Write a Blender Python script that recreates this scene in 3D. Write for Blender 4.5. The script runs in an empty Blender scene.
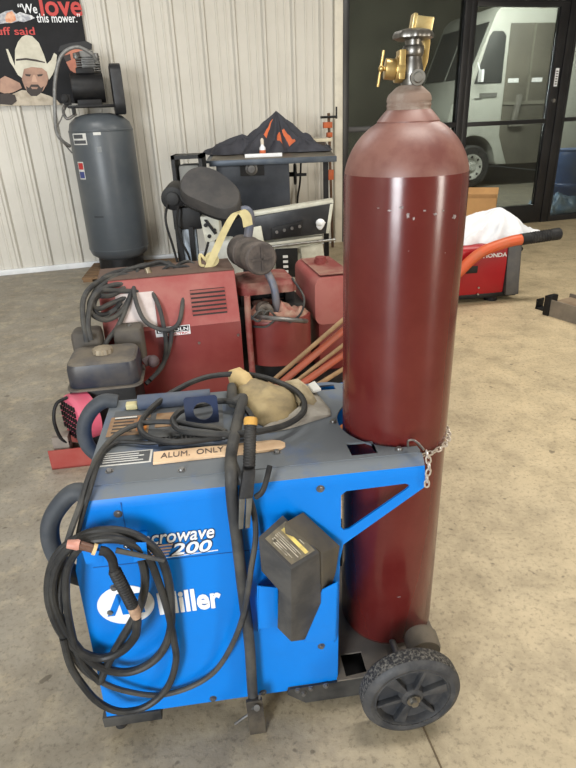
import bpy, bmesh, math, random
from mathutils import Vector, Matrix, Euler, noise
SC = bpy.context.scene
COL = SC.collection
R = math.radians
rnd = random.Random(7)

# ------------------------------------------------------------------ materials
def lin(c):
    out = []
    for v in c:
        v = v / 255.0
        out.append(v / 12.92 if v <= 0.04045 else ((v + 0.055) / 1.055) ** 2.4)
    return (out[0], out[1], out[2], 1.0)

def pm(name, col, rough=0.5, metal=0.0, dirt=None, amt=0.5, scale=6.0, bump=0.0, bscale=60.0, spec=0.5, edge=(0.42, 0.62), coat=0.0, vary=0.12):
    """painted / plastic / metal surface with a noise-mixed second tone (dust, wear) and a fine bump"""
    m = bpy.data.materials.new(name); m.use_nodes = True
    nt = m.node_tree; N = nt.nodes; Lk = nt.links
    b = N['Principled BSDF']
    b.inputs['Roughness'].default_value = rough
    b.inputs['Metallic'].default_value = metal
    b.inputs['Specular IOR Level'].default_value = spec
    b.inputs['Coat Weight'].default_value = coat
    tc = N.new('ShaderNodeTexCoord')
    nz = N.new('ShaderNodeTexNoise'); nz.inputs['Scale'].default_value = scale; nz.inputs['Detail'].default_value = 6
    nz.inputs['Roughness'].default_value = 0.62
    Lk.new(tc.outputs['Object'], nz.inputs['Vector'])
    rp = N.new('ShaderNodeValToRGB')
    rp.color_ramp.elements[0].position = edge[0]; rp.color_ramp.elements[1].position = edge[1]
    Lk.new(nz.outputs['Fac'], rp.inputs['Fac'])
    mx = N.new('ShaderNodeMix'); mx.data_type = 'RGBA'
    base = lin(col)
    mx.inputs[6].default_value = base
    if dirt is None:
        mx.inputs[7].default_value = (base[0] * (1 - vary), base[1] * (1 - vary), base[2] * (1 - vary), 1)
        mx.inputs[0].default_value = 1
        Lk.new(rp.outputs['Color'], mx.inputs[0])
    else:
        mx.inputs[7].default_value = lin(dirt)
        ml = N.new('ShaderNodeMath'); ml.operation = 'MULTIPLY'; ml.inputs[1].default_value = amt
        Lk.new(rp.outputs['Color'], ml.inputs[0]); Lk.new(ml.outputs[0], mx.inputs[0])
    Lk.new(mx.outputs[2], b.inputs['Base Color'])
    if bump:
        n2 = N.new('ShaderNodeTexNoise'); n2.inputs['Scale'].default_value = bscale; n2.inputs['Detail'].default_value = 3
        Lk.new(tc.outputs['Object'], n2.inputs['Vector'])
        bp = N.new('ShaderNodeBump'); bp.inputs['Strength'].default_value = bump; bp.inputs['Distance'].default_value = 0.01
        Lk.new(n2.outputs['Fac'], bp.inputs['Height']); Lk.new(bp.outputs[0], b.inputs['Normal'])
    return m

def glass_mat(name, tint, refl=0.1):
    m = bpy.data.materials.new(name); m.use_nodes = True
    nt = m.node_tree; N = nt.nodes; Lk = nt.links
    N.remove(N['Principled BSDF'])
    out = N['Material Output']
    t = N.new('ShaderNodeBsdfTransparent'); t.inputs[0].default_value = lin(tint)
    g = N.new('ShaderNodeBsdfGlossy'); g.inputs['Roughness'].default_value = 0.05
    f = N.new('ShaderNodeFresnel'); f.inputs[0].default_value = 1.45
    mx = N.new('ShaderNodeMixShader')
    Lk.new(f.outputs[0], mx.inputs[0]); Lk.new(t.outputs[0], mx.inputs[1]); Lk.new(g.outputs[0], mx.inputs[2])
    Lk.new(mx.outputs[0], out.inputs[0])
    return m

# ------------------------------------------------------------------ geometry helpers
def catmull(pts, k=6, closed=False):
    P = [Vector(p) for p in pts]
    n = len(P)
    if n < 3: return P
    out = []
    seg = n if closed else n - 1
    for i in range(seg):
        p1, p2 = P[i], P[(i + 1) % n]
        p0 = P[(i - 1) % n] if (closed or i > 0) else p1 * 2 - p2
        p3 = P[(i + 2) % n] if (closed or i + 2 < n) else p2 * 2 - p1
        for j in range(k):
            t = j / k
            out.append(0.5 * ((2 * p1) + (p2 - p0) * t + (2 * p0 - 5 * p1 + 4 * p2 - p3) * t * t + (3 * p1 - p0 - 3 * p2 + p3) * t ** 3))
    if not closed: out.append(P[-1])
    return out

def basis(d):
    d = Vector(d).normalized()
    a = Vector((0, 0, 1)) if abs(d.z) < 0.95 else Vector((1, 0, 0))
    x = a.cross(d).normalized(); y = d.cross(x)
    return x, y, d

class G:
    def __init__(s): s.b = bmesh.new()
    def face(s, pts, mi=0):
        f = s.b.faces.new([s.b.verts.new(p) for p in pts]); f.material_index = mi; return f
    def box(s, c, d, rot=None, taper=1.0, mi=0):
        c = Vector(c); M = Euler(rot).to_matrix() if rot else Matrix.Identity(3)
        V = []
        for z in (-.5, .5):
            k = taper if z > 0 else 1
            for x, y in ((-.5, -.5), (.5, -.5), (.5, .5), (-.5, .5)):
                V.append(s.b.verts.new(c + M @ Vector((x * d[0] * k, y * d[1] * k, z * d[2]))))
        for f in ((3, 2, 1, 0), (4, 5, 6, 7), (0, 1, 5, 4), (1, 2, 6, 5), (2, 3, 7, 6), (3, 0, 4, 7)):
            q = s.b.faces.new([V[i] for i in f]); q.material_index = mi
        return s
    def mm(s, a, b, mi=0):
        return s.box([(a[i] + b[i]) / 2 for i in range(3)], [abs(b[i] - a[i]) for i in range(3)], mi=mi)
    def lathe(s, prof, o=(0, 0, 0), ax=(0, 0, 1), n=32, mi=0):
        x, y, d = basis(ax); o = Vector(o)
        rings = []
        for r, h in prof:
            if r < 1e-6: rings.append([s.b.verts.new(o + d * h)])
            else: rings.append([s.b.verts.new(o + d * h + (x * math.cos(2 * math.pi * i / n) + y * math.sin(2 * math.pi * i / n)) * r) for i in range(n)])
        for a, b in zip(rings, rings[1:]):
            for i in range(n):
                j = (i + 1) % n
                if len(a) == 1 and len(b) == 1: continue
                if len(a) == 1: f = s.b.faces.new((a[0], b[j], b[i]))
                elif len(b) == 1: f = s.b.faces.new((a[i], a[j], b[0]))
                else: f = s.b.faces.new((a[i], a[j], b[j], b[i]))
                f.material_index = mi
        return s
    def cyl(s, p0, p1, r0, r1=None, n=24, mi=0):
        p0 = Vector(p0); p1 = Vector(p1); L = (p1 - p0).length
        r1 = r0 if r1 is None else r1
        return s.lathe([(0, 0), (r0, 0), (r1, L), (0, L)], p0, p1 - p0, n, mi)
    def tube(s, pts, r, n=10, smooth=6, closed=False, flat=None, mi=0):
        P = catmull(pts, smooth, closed) if smooth else [Vector(p) for p in pts]
        m = len(P)
        rr = r if isinstance(r, (list, tuple)) else None
        prev = None; rings = []
        for i in range(m):
            t = (P[(i + 1) % m] - P[i - 1]) if closed else (P[min(i + 1, m - 1)] - P[max(i - 1, 0)])
            t.normalize()
            if prev is None: x = basis(t)[0]
            else:
                x = prev - t * prev.dot(t)
                if x.length < 1e-6: x = basis(t)[0]
                x.normalize()
            y = t.cross(x); prev = x
            if rr: q = i / max(m - 1, 1) * (len(rr) - 1); k = min(int(q), len(rr) - 2); ra = rr[k] + (rr[k + 1] - rr[k]) * (q - k)
            else: ra = r
            fx, fy = flat or (1, 1)
            rings.append([s.b.verts.new(P[i] + (x * math.cos(2 * math.pi * j / n) * fx + y * math.sin(2 * math.pi * j / n) * fy) * ra) for j in range(n)])
        pr = list(zip(rings, rings[1:]))
        if closed: pr.append((rings[-1], rings[0]))
        for a, b in pr:
            for j in range(n):
                k = (j + 1) % n
                f = s.b.faces.new((a[j], a[k], b[k], b[j])); f.material_index = mi
        if not closed:
            s.b.faces.new(rings[0][::-1]).material_index = mi; s.b.faces.new(rings[-1]).material_index = mi
        return s
    def band(s, pts, wdir, w, t, smooth=6):
        """flat strap along pts, width w along wdir, thickness t"""
        P = catmull(pts, smooth); wd = Vector(wdir).normalized(); rings = []
        for i, p in enumerate(P):
            tg = (P[min(i + 1, len(P) - 1)] - P[max(i - 1, 0)]).normalized()
            nn = tg.cross(wd).normalized()
            rings.append([s.b.verts.new(p + wd * a * w / 2 + nn * b * t / 2) for a, b in ((-1, -1), (1, -1), (1, 1), (-1, 1))])
        for a, b in zip(rings, rings[1:]):
            for j in range(4):
                k = (j + 1) % 4; s.b.faces.new((a[j], a[k], b[k], b[j]))
        s.b.faces.new(rings[0][::-1]); s.b.faces.new(rings[-1])
        return s
    def prism(s, pts, vec, mi=0):
        A = [s.b.verts.new(p) for p in pts]; B = [s.b.verts.new(Vector(p) + Vector(vec)) for p in pts]
        n = len(A)
        fs = [s.b.faces.new(A[::-1]), s.b.faces.new(B)]
        for i in range(n):
            j = (i + 1) % n; fs.append(s.b.faces.new((A[i], A[j], B[j], B[i])))
        for f in fs: f.material_index = mi
        return s
    def ell(s, c, rad, nu=20, nv=12, rot=None, mi=0):
        c = Vector(c); M = Euler(rot).to_matrix() if rot else Matrix.Identity(3)
        rings = []
        for i in range(nv + 1):
            th = math.pi * i / nv
            if i in (0, nv): rings.append([s.b.verts.new(c + M @ Vector((0, 0, rad[2] * math.cos(th))))])
            else: rings.append([s.b.verts.new(c + M @ Vector((rad[0] * math.sin(th) * math.cos(2 * math.pi * j / nu), rad[1] * math.sin(th) * math.sin(2 * math.pi * j / nu), rad[2] * math.cos(th)))) for j in range(nu)])
        for a, b in zip(rings, rings[1:]):
            for j in range(nu):
                k = (j + 1) % nu
                if len(a) == 1: f = s.b.faces.new((a[0], b[j], b[k]))
                elif len(b) == 1: f = s.b.faces.new((a[j], b[0], a[k]))
                else: f = s.b.faces.new((a[j], b[j], b[k], a[k]))
                f.material_index = mi
        return s
    def torus(s, c, ax, Rr, r, n=28, m=8, mi=0):
        x, y, d = basis(ax); c = Vector(c)
        return s.tube([c + (x * math.cos(2 * math.pi * i / n) + y * math.sin(2 * math.pi * i / n)) * Rr for i in range(n)], r, m, 0, True, mi=mi)
    def loft(s, rings, cap=True, mi=0):
        V = [[s.b.verts.new(p) for p in r] for r in rings]
        n = len(V[0])
        for a, b in zip(V, V[1:]):
            for j in range(n):
                k = (j + 1) % n; s.b.faces.new((a[j], a[k], b[k], b[j])).material_index = mi
        if cap:
            s.b.faces.new(V[0][::-1]).material_index = mi; s.b.faces.new(V[-1]).material_index = mi
        return s
    def done(s, name, mat, parent=None, bevel=0.0, ang=35, seg=2, kind=None, label=None):
        bmesh.ops.recalc_face_normals(s.b, faces=s.b.faces)
        if bevel:
            es = [e for e in s.b.edges if len(e.link_faces) == 2 and e.calc_face_angle(0) > R(30)]
            bmesh.ops.bevel(s.b, geom=es, offset=bevel, segments=seg, profile=0.6, affect='EDGES', clamp_overlap=True)
        me = bpy.data.meshes.new(name); s.b.to_mesh(me); s.b.free()
        return link(name, me, mat, parent, ang, kind, label)

def link(name, me, mat, parent=None, ang=35, kind=None, label=None):
    for p in me.polygons: p.use_smooth = True
    me.set_sharp_from_angle(angle=R(ang))
    for m in (mat if isinstance(mat, (list, tuple)) else [mat]): me.materials.append(m)
    o = bpy.data.objects.new(name, me); COL.objects.link(o)
    if parent is not None: o.parent = parent
    if kind: o['kind'] = kind
    if label: o['label'] = label
    return o

def thing(name, label, cat, loc=(0, 0, 0), rz=0.0, group=None):
    o = bpy.data.objects.new(name, None); COL.objects.link(o)
    o.empty_display_size = 0.05
    o.location = loc; o.rotation_euler = (0, 0, R(rz)); tag(o, label, cat, group)
    return o
def tag(o, label, cat, group=None):
    o['label'] = label; o['category'] = cat
    if group: o['group'] = group
    return o
def place(o, loc, rz=0.0):
    o.location = loc; o.rotation_euler = (0, 0, R(rz)); return o
def copy_tree(o, parent=None):
    c = o.copy(); COL.objects.link(c)
    if parent is not None: c.parent = parent
    for ch in [k for k in bpy.data.objects if k.parent == o]: copy_tree(ch, c)
    return c

def curve_mesh(cu):
    o = bpy.data.objects.new('scratch', cu); COL.objects.link(o)
    bpy.context.view_layer.update()
    me = bpy.data.meshes.new_from_object(o.evaluated_get(bpy.context.evaluated_depsgraph_get()))
    bpy.data.objects.remove(o); bpy.data.curves.remove(cu)
    return me
def orient(me, o, ux, uy):
    ux = Vector(ux).normalized(); uy = Vector(uy); uy = (uy - ux * uy.dot(ux)).normalized(); uz = ux.cross(uy)
    M = Matrix((ux, uy, uz)).transposed().to_4x4(); M.translation = Vector(o)
    me.transform(M); return me
def sheet(name, loops, t, mat, parent=None, o=(0, 0, 0), ux=(1, 0, 0), uy=(0, 0, 1), bev=0.0, kind=None, label=None):
    """flat plate with holes: first loop is the outline, the others are cut out; thickness t centred on the plane"""
    cu = bpy.data.curves.new(name, 'CURVE'); cu.dimensions = '2D'; cu.fill_mode = 'BOTH'; cu.extrude = max(t / 2 - bev, 1e-5); cu.bevel_depth = bev
    for lp in loops:
        sp = cu.splines.new('POLY'); sp.points.add(len(lp) - 1); sp.use_cyclic_u = True
        for p, q in zip(sp.points, lp): p.co = (q[0], q[1], 0, 1)
    me = curve_mesh(cu); me.name = name
    return link(name, orient(me, o, ux, uy), mat, parent, 35, kind, label)
def text(name, s, mat, parent, o, ux=(1, 0, 0), uy=(0, 0, 1), width=None, size=0.1, shear=0.0, bold=0.0, depth=0.0006, align='LEFT', squash=None, label=None):
    cu = bpy.data.curves.new(name, 'FONT'); cu.body = s; cu.size = size; cu.shear = shear; cu.offset = bold * size
    cu.extrude = depth; cu.align_x = align; cu.resolution_u = 3
    me = curve_mesh(cu); me.name = name
    if width or squash:
        xs = [v.co.x for v in me.vertices]; w = max(xs) - min(xs)
        k = width / w if width else 1.0
        h = max(v.co.y for v in me.vertices)
        ky = squash / h if squash else k
        me.transform(Matrix.Diagonal((k, ky, 1, 1)))
    return link(name, orient(me, o, ux, uy), mat, parent, 35, None, label)
def rrect(x0, y0, x1, y1, r, n=5):
    out = []
    for cx, cy, a in ((x1 - r, y1 - r, 0), (x0 + r, y1 - r, 90), (x0 + r, y0 + r, 180), (x1 - r, y0 + r, 270)):
        for i in range(n + 1):
            t = R(a + 90 * i / n); out.append((cx + r * math.cos(t), cy + r * math.sin(t)))
    return out
def arc(cx, cy, rx, ry, a0, a1, n=24):
    return [(cx + rx * math.cos(R(a0 + (a1 - a0) * i / n)), cy + ry * math.sin(R(a0 + (a1 - a0) * i / n))) for i in range(n + 1)]
def pillow(name, outline, z0, t, mat, parent=None, seed=0, amp=0.25, freq=9.0, rings=9, power=0.5, base=None, label=None):
    """soft flattened body: the outline lofted to its middle, top side puffed and creased, under side flat"""
    g = G(); n = len(outline)
    cx = sum(p[0] for p in outline) / n; cy = sum(p[1] for p in outline) / n
    top = []; bot = []
    for k in range(rings):
        f = 1 - k / rings
        hgt = t * (1 - f * f) ** power
        row = []
        for (x, y) in outline:
            X = cx + (x - cx) * f; Y = cy + (y - cy) * f
            w = noise.noise(Vector((X * freq, Y * freq, seed * 3.7))) + 0.5 * noise.noise(Vector((X * freq * 2.3, Y * freq * 2.3, seed)))
            row.append((X, Y, z0 + 0.003 + max(0.0, hgt * (1 + amp * 2 * w))))
        top.append(row)
    w = noise.noise(Vector((cx * freq, cy * freq, seed * 3.7)))
    V = [[g.b.verts.new(p) for p in r] for r in top]
    for a, b in zip(V, V[1:]):
        for j in range(n): g.b.faces.new((a[j], a[(j + 1) % n], b[(j + 1) % n], b[j]))
    c = g.b.verts.new((cx, cy, z0 + 0.003 + max(0.0, t * (1 + amp * 2 * w))))
    for j in range(n): g.b.faces.new((V[-1][j], V[-1][(j + 1) % n], c))
    Bv = [g.b.verts.new((x, y, z0)) for x, y in outline]
    for j in range(n): g.b.faces.new((V[0][j], Bv[j], Bv[(j + 1) % n], V[0][(j + 1) % n]))
    g.b.faces.new(Bv)
    return g.done(name, mat, parent, ang=80, label=label)

# ------------------------------------------------------------------ shared materials
BLK = pm('black_paint', (18, 18, 20), 0.5, dirt=(42, 41, 40), amt=0.5, scale=9, spec=0.3)
BLKR = pm('black_rubber', (28, 28, 30), 0.62, dirt=(70, 68, 65), amt=0.45, scale=14, spec=0.3)
CABLE = pm('cable_rubber', (32, 33, 35), 0.5, dirt=(70, 69, 66), amt=0.5, scale=12, spec=0.35)
CABLE2 = pm('dusty_cable_rubber', (52, 53, 55), 0.6, dirt=(90, 87, 80), amt=0.6, scale=10, spec=0.3)
STEEL = pm('steel', (170, 170, 168), 0.35, 1.0, dirt=(120, 112, 100), amt=0.5, scale=20)
DSTEEL = pm('dull_steel', (128, 128, 128), 0.45, 0.8, dirt=(92, 84, 74), amt=0.5, scale=20)
BRASS = pm('brass', (196, 170, 112), 0.36, 0.85, dirt=(150, 126, 80), amt=0.5, scale=30)
WHITE = pm('white_print', (232, 234, 236), 0.45)
REDW = pm('faded_red_paint', (150, 42, 38), 0.55, dirt=(168, 92, 82), amt=0.7, scale=5, bump=0.05)
REDD = pm('dusty_red_paint', (120, 52, 48), 0.7, dirt=(146, 112, 98), amt=0.85, scale=7, bump=0.08)
CREAM = pm('cream_enamel', (206, 206, 192), 0.45, dirt=(150, 144, 128), amt=0.5, scale=6)
# ================================================================== the setting
def concrete(name, tan, grey, dark):
    m = bpy.data.materials.new(name); m.use_nodes = True
    nt = m.node_tree; N = nt.nodes; Lk = nt.links; b = N['Principled BSDF']
    tc = N.new('ShaderNodeTexCoord')
    def nz(sc, det, rough=0.6, dist=0.0):
        n = N.new('ShaderNodeTexNoise'); n.inputs['Scale'].default_value = sc; n.inputs['Detail'].default_value = det
        n.inputs['Roughness'].default_value = rough; n.inputs['Distortion'].default_value = dist
        Lk.new(tc.outputs['Object'], n.inputs['Vector']); return n
    def ramp(src, a, c):
        r = N.new('ShaderNodeValToRGB'); r.color_ramp.elements[0].position = a; r.color_ramp.elements[1].position = c
        Lk.new(src, r.inputs['Fac']); return r.outputs['Color']
    def mix(f, a, c):
        x = N.new('ShaderNodeMix'); x.data_type = 'RGBA'
        if isinstance(f, float): x.inputs[0].default_value = f
        else: Lk.new(f, x.inputs[0])
        for s, k in ((a, 6), (c, 7)):
            if isinstance(s, tuple): x.inputs[k].default_value = s
            else: Lk.new(s, x.inputs[k])
        return x.outputs[2]
    def mul(a, k):
        x = N.new('ShaderNodeMath'); x.operation = 'MULTIPLY'; x.inputs[1].default_value = k; Lk.new(a, x.inputs[0]); return x.outputs[0]
    # worn tan slab turning greyer towards the left, with blotches and speckle
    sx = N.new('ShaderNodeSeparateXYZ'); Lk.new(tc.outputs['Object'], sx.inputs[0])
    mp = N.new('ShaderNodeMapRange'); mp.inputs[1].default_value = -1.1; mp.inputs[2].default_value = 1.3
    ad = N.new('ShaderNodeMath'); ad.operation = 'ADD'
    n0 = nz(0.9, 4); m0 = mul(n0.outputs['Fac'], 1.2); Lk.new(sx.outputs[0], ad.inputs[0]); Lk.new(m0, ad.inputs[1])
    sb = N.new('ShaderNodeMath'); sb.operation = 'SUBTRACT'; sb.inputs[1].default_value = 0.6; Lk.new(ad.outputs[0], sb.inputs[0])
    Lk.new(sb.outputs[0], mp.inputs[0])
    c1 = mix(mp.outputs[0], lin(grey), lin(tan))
    c2 = mix(mul(ramp(nz(4.2, 10, 0.75, 0.3).outputs['Fac'], 0.42, 0.66), 0.5), c1, lin(dark))
    c3 = mix(mul(ramp(nz(9.0, 6, 0.7).outputs['Fac'], 0.5, 0.7), 0.4), c2, lin((204, 188, 156)))
    c4 = mix(mul(ramp(nz(60.0, 4, 0.7).outputs['Fac'], 0.52, 0.68), 0.5), c3, lin((84, 74, 58)))
    c5 = mix(mul(ramp(nz(17.0, 2, 0.5).outputs['Fac'], 0.69, 0.73), 0.6), c4, lin((70, 60, 46)))
    Lk.new(c5, b.inputs['Base Color'])
    rr = N.new('ShaderNodeMapRange'); rr.inputs[3].default_value = 0.42; rr.inputs[4].default_value = 0.75
    Lk.new(nz(3.0, 4).outputs['Fac'], rr.inputs[0]); Lk.new(rr.outputs[0], b.inputs['Roughness'])
    bp = N.new('ShaderNodeBump'); bp.inputs['Strength'].default_value = 0.12; bp.inputs['Distance'].default_value = 0.01
    Lk.new(nz(45.0, 5).outputs['Fac'], bp.inputs['Height']); Lk.new(bp.outputs[0], b.inputs['Normal'])
    return m
WALLA = 15.868
W0 = Vector((-3.071, 6.198, 0)); WT = Vector((math.cos(R(WALLA)), math.sin(R(WALLA)), 0)); WN = Vector((-WT.y, WT.x, 0))
def wp(s, d, z=0.0): return W0 + WT * s + WN * d + Vector((0, 0, z))     # along the wall, out through it, up
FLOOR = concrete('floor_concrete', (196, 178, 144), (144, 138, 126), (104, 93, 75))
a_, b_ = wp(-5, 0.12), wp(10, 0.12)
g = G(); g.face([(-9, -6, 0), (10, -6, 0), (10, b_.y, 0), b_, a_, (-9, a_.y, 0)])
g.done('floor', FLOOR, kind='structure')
g = G(); g.tube([(0.291, 1.06, 0.0005), (0.318, 0.95, 0.0005), (0.336, 0.86, 0.0005), (0.36, 0.72, 0.0005), (0.38, 0.5, 0.0005)], 0.0025, 6, 4, flat=(1, 1))
g.done('trim_4', pm('joint_dirt', (104, 90, 70), 0.95), kind='structure')

def empty_at_wall(name, label=None, cat=None, s=0.0, d=0.0, z=0.0):
    o = bpy.data.objects.new(name, None); COL.objects.link(o); o.location = wp(s, d, z); o.rotation_euler = (0, 0, R(WALLA))
    if label: tag(o, label, cat)
    return o
# ribbed steel wall, in wall-local coordinates (x along, y out)
WALLM = pm('wall_steel', (203, 199, 189), 0.45, dirt=(186, 181, 170), amt=0.35, scale=1.5)
prof = []
s = -4.2
pitch = 0.318
while s < 3.86:
    prof += [(s, 0.0), (s + 0.10, 0.0), (s + 0.106, -0.008), (s + 0.122, -0.008), (s + 0.128, 0.0), (s + 0.19, 0.0), (s + 0.196, -0.008), (s + 0.212, -0.008), (s + 0.218, 0.0), (s + 0.258, 0.0), (s + 0.276, -0.034), (s + 0.3, -0.034)]
    s += pitch
prof = [p for p in prof if p[0] < 3.86] + [(3.86, 0.0)]
g = G()
lo = [g.b.verts.new((x, y, 0.02)) for x, y in prof]; hi = [g.b.verts.new((x, y, 4.2)) for x, y in prof]
for i in range(len(prof) - 1): g.b.faces.new((lo[i], lo[i + 1], hi[i + 1], hi[i]))
g.face([(-4.2, 0.1, 0.02), (3.86, 0.1, 0.02), (3.86, 0.1, 4.2), (-4.2, 0.1, 4.2)])
place(g.done('wall_back', WALLM, kind='structure', ang=20), W0, WALLA)
g = G(); g.mm((-4.2, -0.05, 0.0), (3.86, 0.02, 0.055))
place(g.done('baseboard_back', pm('white_flashing', (232, 234, 236), 0.4), kind='structure', bevel=0.004), W0, WALLA)
g = G(); g.mm((3.862, -0.05, 0.0), (3.955, 0.06, 3.4))
place(g.done('trim_1', pm('cream_jamb', (214, 208, 192), 0.45), kind='structure', bevel=0.004), W0, WALLA)

# the rest of the shop: ceiling, side walls and the wall behind the viewer, with two open doorways
LINER = pm('shop_liner', (196, 192, 182), 0.7, dirt=(172, 166, 154), amt=0.5, scale=1.0)
ROOF = pm('shop_roof', (150, 148, 142), 0.8, dirt=(120, 116, 110), amt=0.5, scale=1.0)
g = G(); g.prism([(-5.6, -5.0, 4.0), (7.0, -5.0, 4.0), (7.0, 9.06, 4.0), (-5.6, 5.48, 4.0)], (0, 0, 0.1)); g.done('ceiling', ROOF, kind='structure')
g = G(); g.mm((-5.7, -5.0, 0), (-5.6, 5.5, 4.1)); g.done('wall_left', LINER, kind='structure')
g = G(); g.mm((7.0, -5.0, 0), (7.1, -4.2, 4.1)); g.mm((7.0, -2.6, 0), (7.1, 9.0, 4.1)); g.mm((7.0, -4.2, 3.2), (7.1, -2.6, 4.1)); g.done('wall_right', LINER, kind='structure')
g = G(); g.mm((-5.7, -5.1, 0), (-3.9, -5.0, 4.1)); g.mm((-1.6, -5.1, 0), (7.1, -5.0, 4.1)); g.mm((-3.9, -5.1, 3.5), (-1.6, -5.0, 4.1)); g.done('wall_front', LINER, kind='structure')

# storefront: black aluminium frames and tinted glass
ALU = pm('black_aluminium', (22, 22, 25), 0.35, dirt=(44, 44, 46), amt=0.4, scale=3)
GL = glass_mat('tinted_glass', (206, 210, 206))
GLD = glass_mat('dark_tinted_glass', (186, 190, 186))
def pane(name, x0, x1, z0, z1, mat, parent):
    g = G(); g.mm((x0, -0.004, z0), (x1, 0.004, z1)); return g.done(name, mat, parent)
def setting(name):
    o = bpy.data.objects.new(name, None); COL.objects.link(o); o.location = W0; o.rotation_euler = (0, 0, R(WALLA)); o['kind'] = 'structure'; return o
win = setting('window_1')
g = G()
for x0, x1 in ((3.957, 4.03), (5.44, 5.525)): g.mm((x0, -0.05, 0), (x1, 0.06, 3.3))
for z0, z1 in ((0.0, 0.12), (1.245, 1.305), (3.2, 3.3)): g.mm((4.03, -0.045, z0), (5.44, 0.055, z1))
g.mm((4.03, -0.02, 0.12), (5.44, 0.0, 0.62)) 
g.done('window_frame', ALU, win, bevel=0.004)
pane('pane', 4.03, 5.44, 0.62, 1.245, GLD, win); pane('pane', 4.03, 5.44, 1.305, 3.2, GLD, win)
dr = setting('door_1')
g = G()
for x0, x1 in ((5.53, 5.60), (6.735, 6.86)): g.mm((x0, -0.04, 0.01), (x1, 0.03, 2.56))
for z0, z1 in ((0.01, 0.24), (1.245, 1.295), (2.50, 2.56)): g.mm((5.60, -0.04, z0), (6.735, 0.03, z1))
g.done('door_leaf', ALU, dr, bevel=0.004)
pane('pane', 5.60, 6.735, 0.24, 1.245, GL, dr); pane('pane', 5.60, 6.735, 1.295, 2.50, GL, dr)
g = G(); g.mm((5.526, -0.05, 2.565), (6.96, 0.06, 2.66)); g.mm((6.865, -0.05, 0), (6.965, 0.06, 2.565)); g.done('door_frame', ALU, dr, bevel=0.004)
g = G(); g.cyl((6.80, -0.06, 1.50), (6.80, -0.04, 1.50), 0.022, n=20); g.done('lock', STEEL, dr)
g = G(); g.mm((6.775, -0.043, 1.66), (6.825, -0.0405, 1.86)); st = g.done('sticker', WHITE, dr)
g = G()
for k in range(6): g.mm((6.785, -0.0435, 1.68 + 0.028 * k), (6.815, -0.0432, 1.692 + 0.028 * k))
g.done('sticker_print', BLK, st)
win2 = setting('window_2')
g = G()
for x0, x1 in ((6.97, 7.01), (9.0, 9.1)): g.mm((x0, -0.05, 0), (x1, 0.06, 3.3))
for z0, z1 in ((0.0, 0.075), (1.25, 1.30), (3.2, 3.3)): g.mm((7.01, -0.045, z0), (9.0, 0.055, z1))
g.done('window_frame', ALU, win2, bevel=0.004)
pane('pane', 7.01, 9.0, 0.075, 1.25, GL, win2); pane('pane', 7.01, 9.0, 1.30, 3.2, GL, win2)
win3 = setting('window_3')
g = G(); g.mm((5.53, -0.045, 3.2), (6.965, 0.055, 3.3)); g.done('window_frame', ALU, win3)
pane('pane', 5.53, 6.965, 2.662, 3.2, GL, win3)

# the bay behind the glass
g = G(); q = [wp(3.0, 0.125), wp(11.5, 0.125), wp(11.5, 7.6, 0), wp(3.0, 7.6, 0)]; g.face(q)
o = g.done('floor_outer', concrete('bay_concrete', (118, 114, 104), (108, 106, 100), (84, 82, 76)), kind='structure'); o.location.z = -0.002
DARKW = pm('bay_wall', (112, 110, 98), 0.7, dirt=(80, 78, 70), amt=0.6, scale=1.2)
g = G(); g.prism([wp(3.0, 7.6), wp(11.5, 7.6), wp(11.5, 7.7), wp(3.0, 7.7)], (0, 0, 5.2)); g.done('wall_outer_back', DARKW, kind='structure')
g = G(); g.prism([wp(2.9, 0.13), wp(3.0, 0.13), wp(3.0, 7.7), wp(2.9, 7.7)], (0, 0, 5.2)); g.done('wall_outer_left', DARKW, kind='structure')
g = G(); g.prism([wp(11.5, 0.13), wp(11.6, 0.13), wp(11.6, 7.7), wp(11.5, 7.7)], (0, 0, 5.2)); g.done('wall_outer_right', DARKW, kind='structure')
g = G(); g.prism([wp(2.9, 0.13, 5.2), wp(11.6, 0.13, 5.2), wp(11.6, 7.7, 5.2), wp(2.9, 7.7, 5.2)], (0, 0, 0.1)); g.done('ceiling_outer', DARKW, kind='structure')
g = G(); g.mm((3.862, -0.05, 3.3), (11.0, 0.1, 5.25)); place(g.done('wall_header', WALLM, kind='structure'), W0, WALLA)

# white step van parked in the bay, nose to the left
van = thing('step_van', 'white boxy step van parked behind the glass door', 'van', (3.8, 12.0, 0), 12)
VW = pm('van_white', (176, 178, 171), 0.4, dirt=(156, 156, 148), amt=0.5, scale=1.0)
VGL = pm('van_window', (62, 64, 64), 0.5, dirt=(80, 80, 78), amt=0.5, scale=0.8)
side = [(-0.62, 0.55), (-0.66, 1.0), (-0.55, 1.5), (-0.24, 1.86), (0.2, 3.0), (0.34, 3.12), (5.0, 3.12), (5.0, 0.42)]
arch = [(0.46, 0.5)] + [(-0.03 + 0.47 * math.cos(R(a)), 0.5 + 0.47 * math.sin(R(a))) for a in range(0, 181, 15)][1:-1] + [(-0.5, 0.5)]
prof2 = side[:] + [(0.5, 0.42)] + arch
g = G(); g.prism([(x, 0.0, z) for x, z in prof2], (0, 2.05, 0)); g.done('body', VW, van, bevel=0.03)
g = G(); g.mm((-0.5, 0.3, 0.4), (4.6, 1.75, 0.62)); g.done('chassis', BLK, van)
def panel(name, pts, mat, y=-0.012, t=0.012, rounded=0):
    g = G(); g.prism([(x, y, z) for x, z in pts], (0, t, 0)); return g.done(name, mat, van, bevel=0.004)
panel('side_window', [(-0.13, 1.86), (0.43, 1.86), (0.43, 2.62), (0.36, 2.70), (0.16, 2.70), (0.1, 2.62)], VGL)
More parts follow.
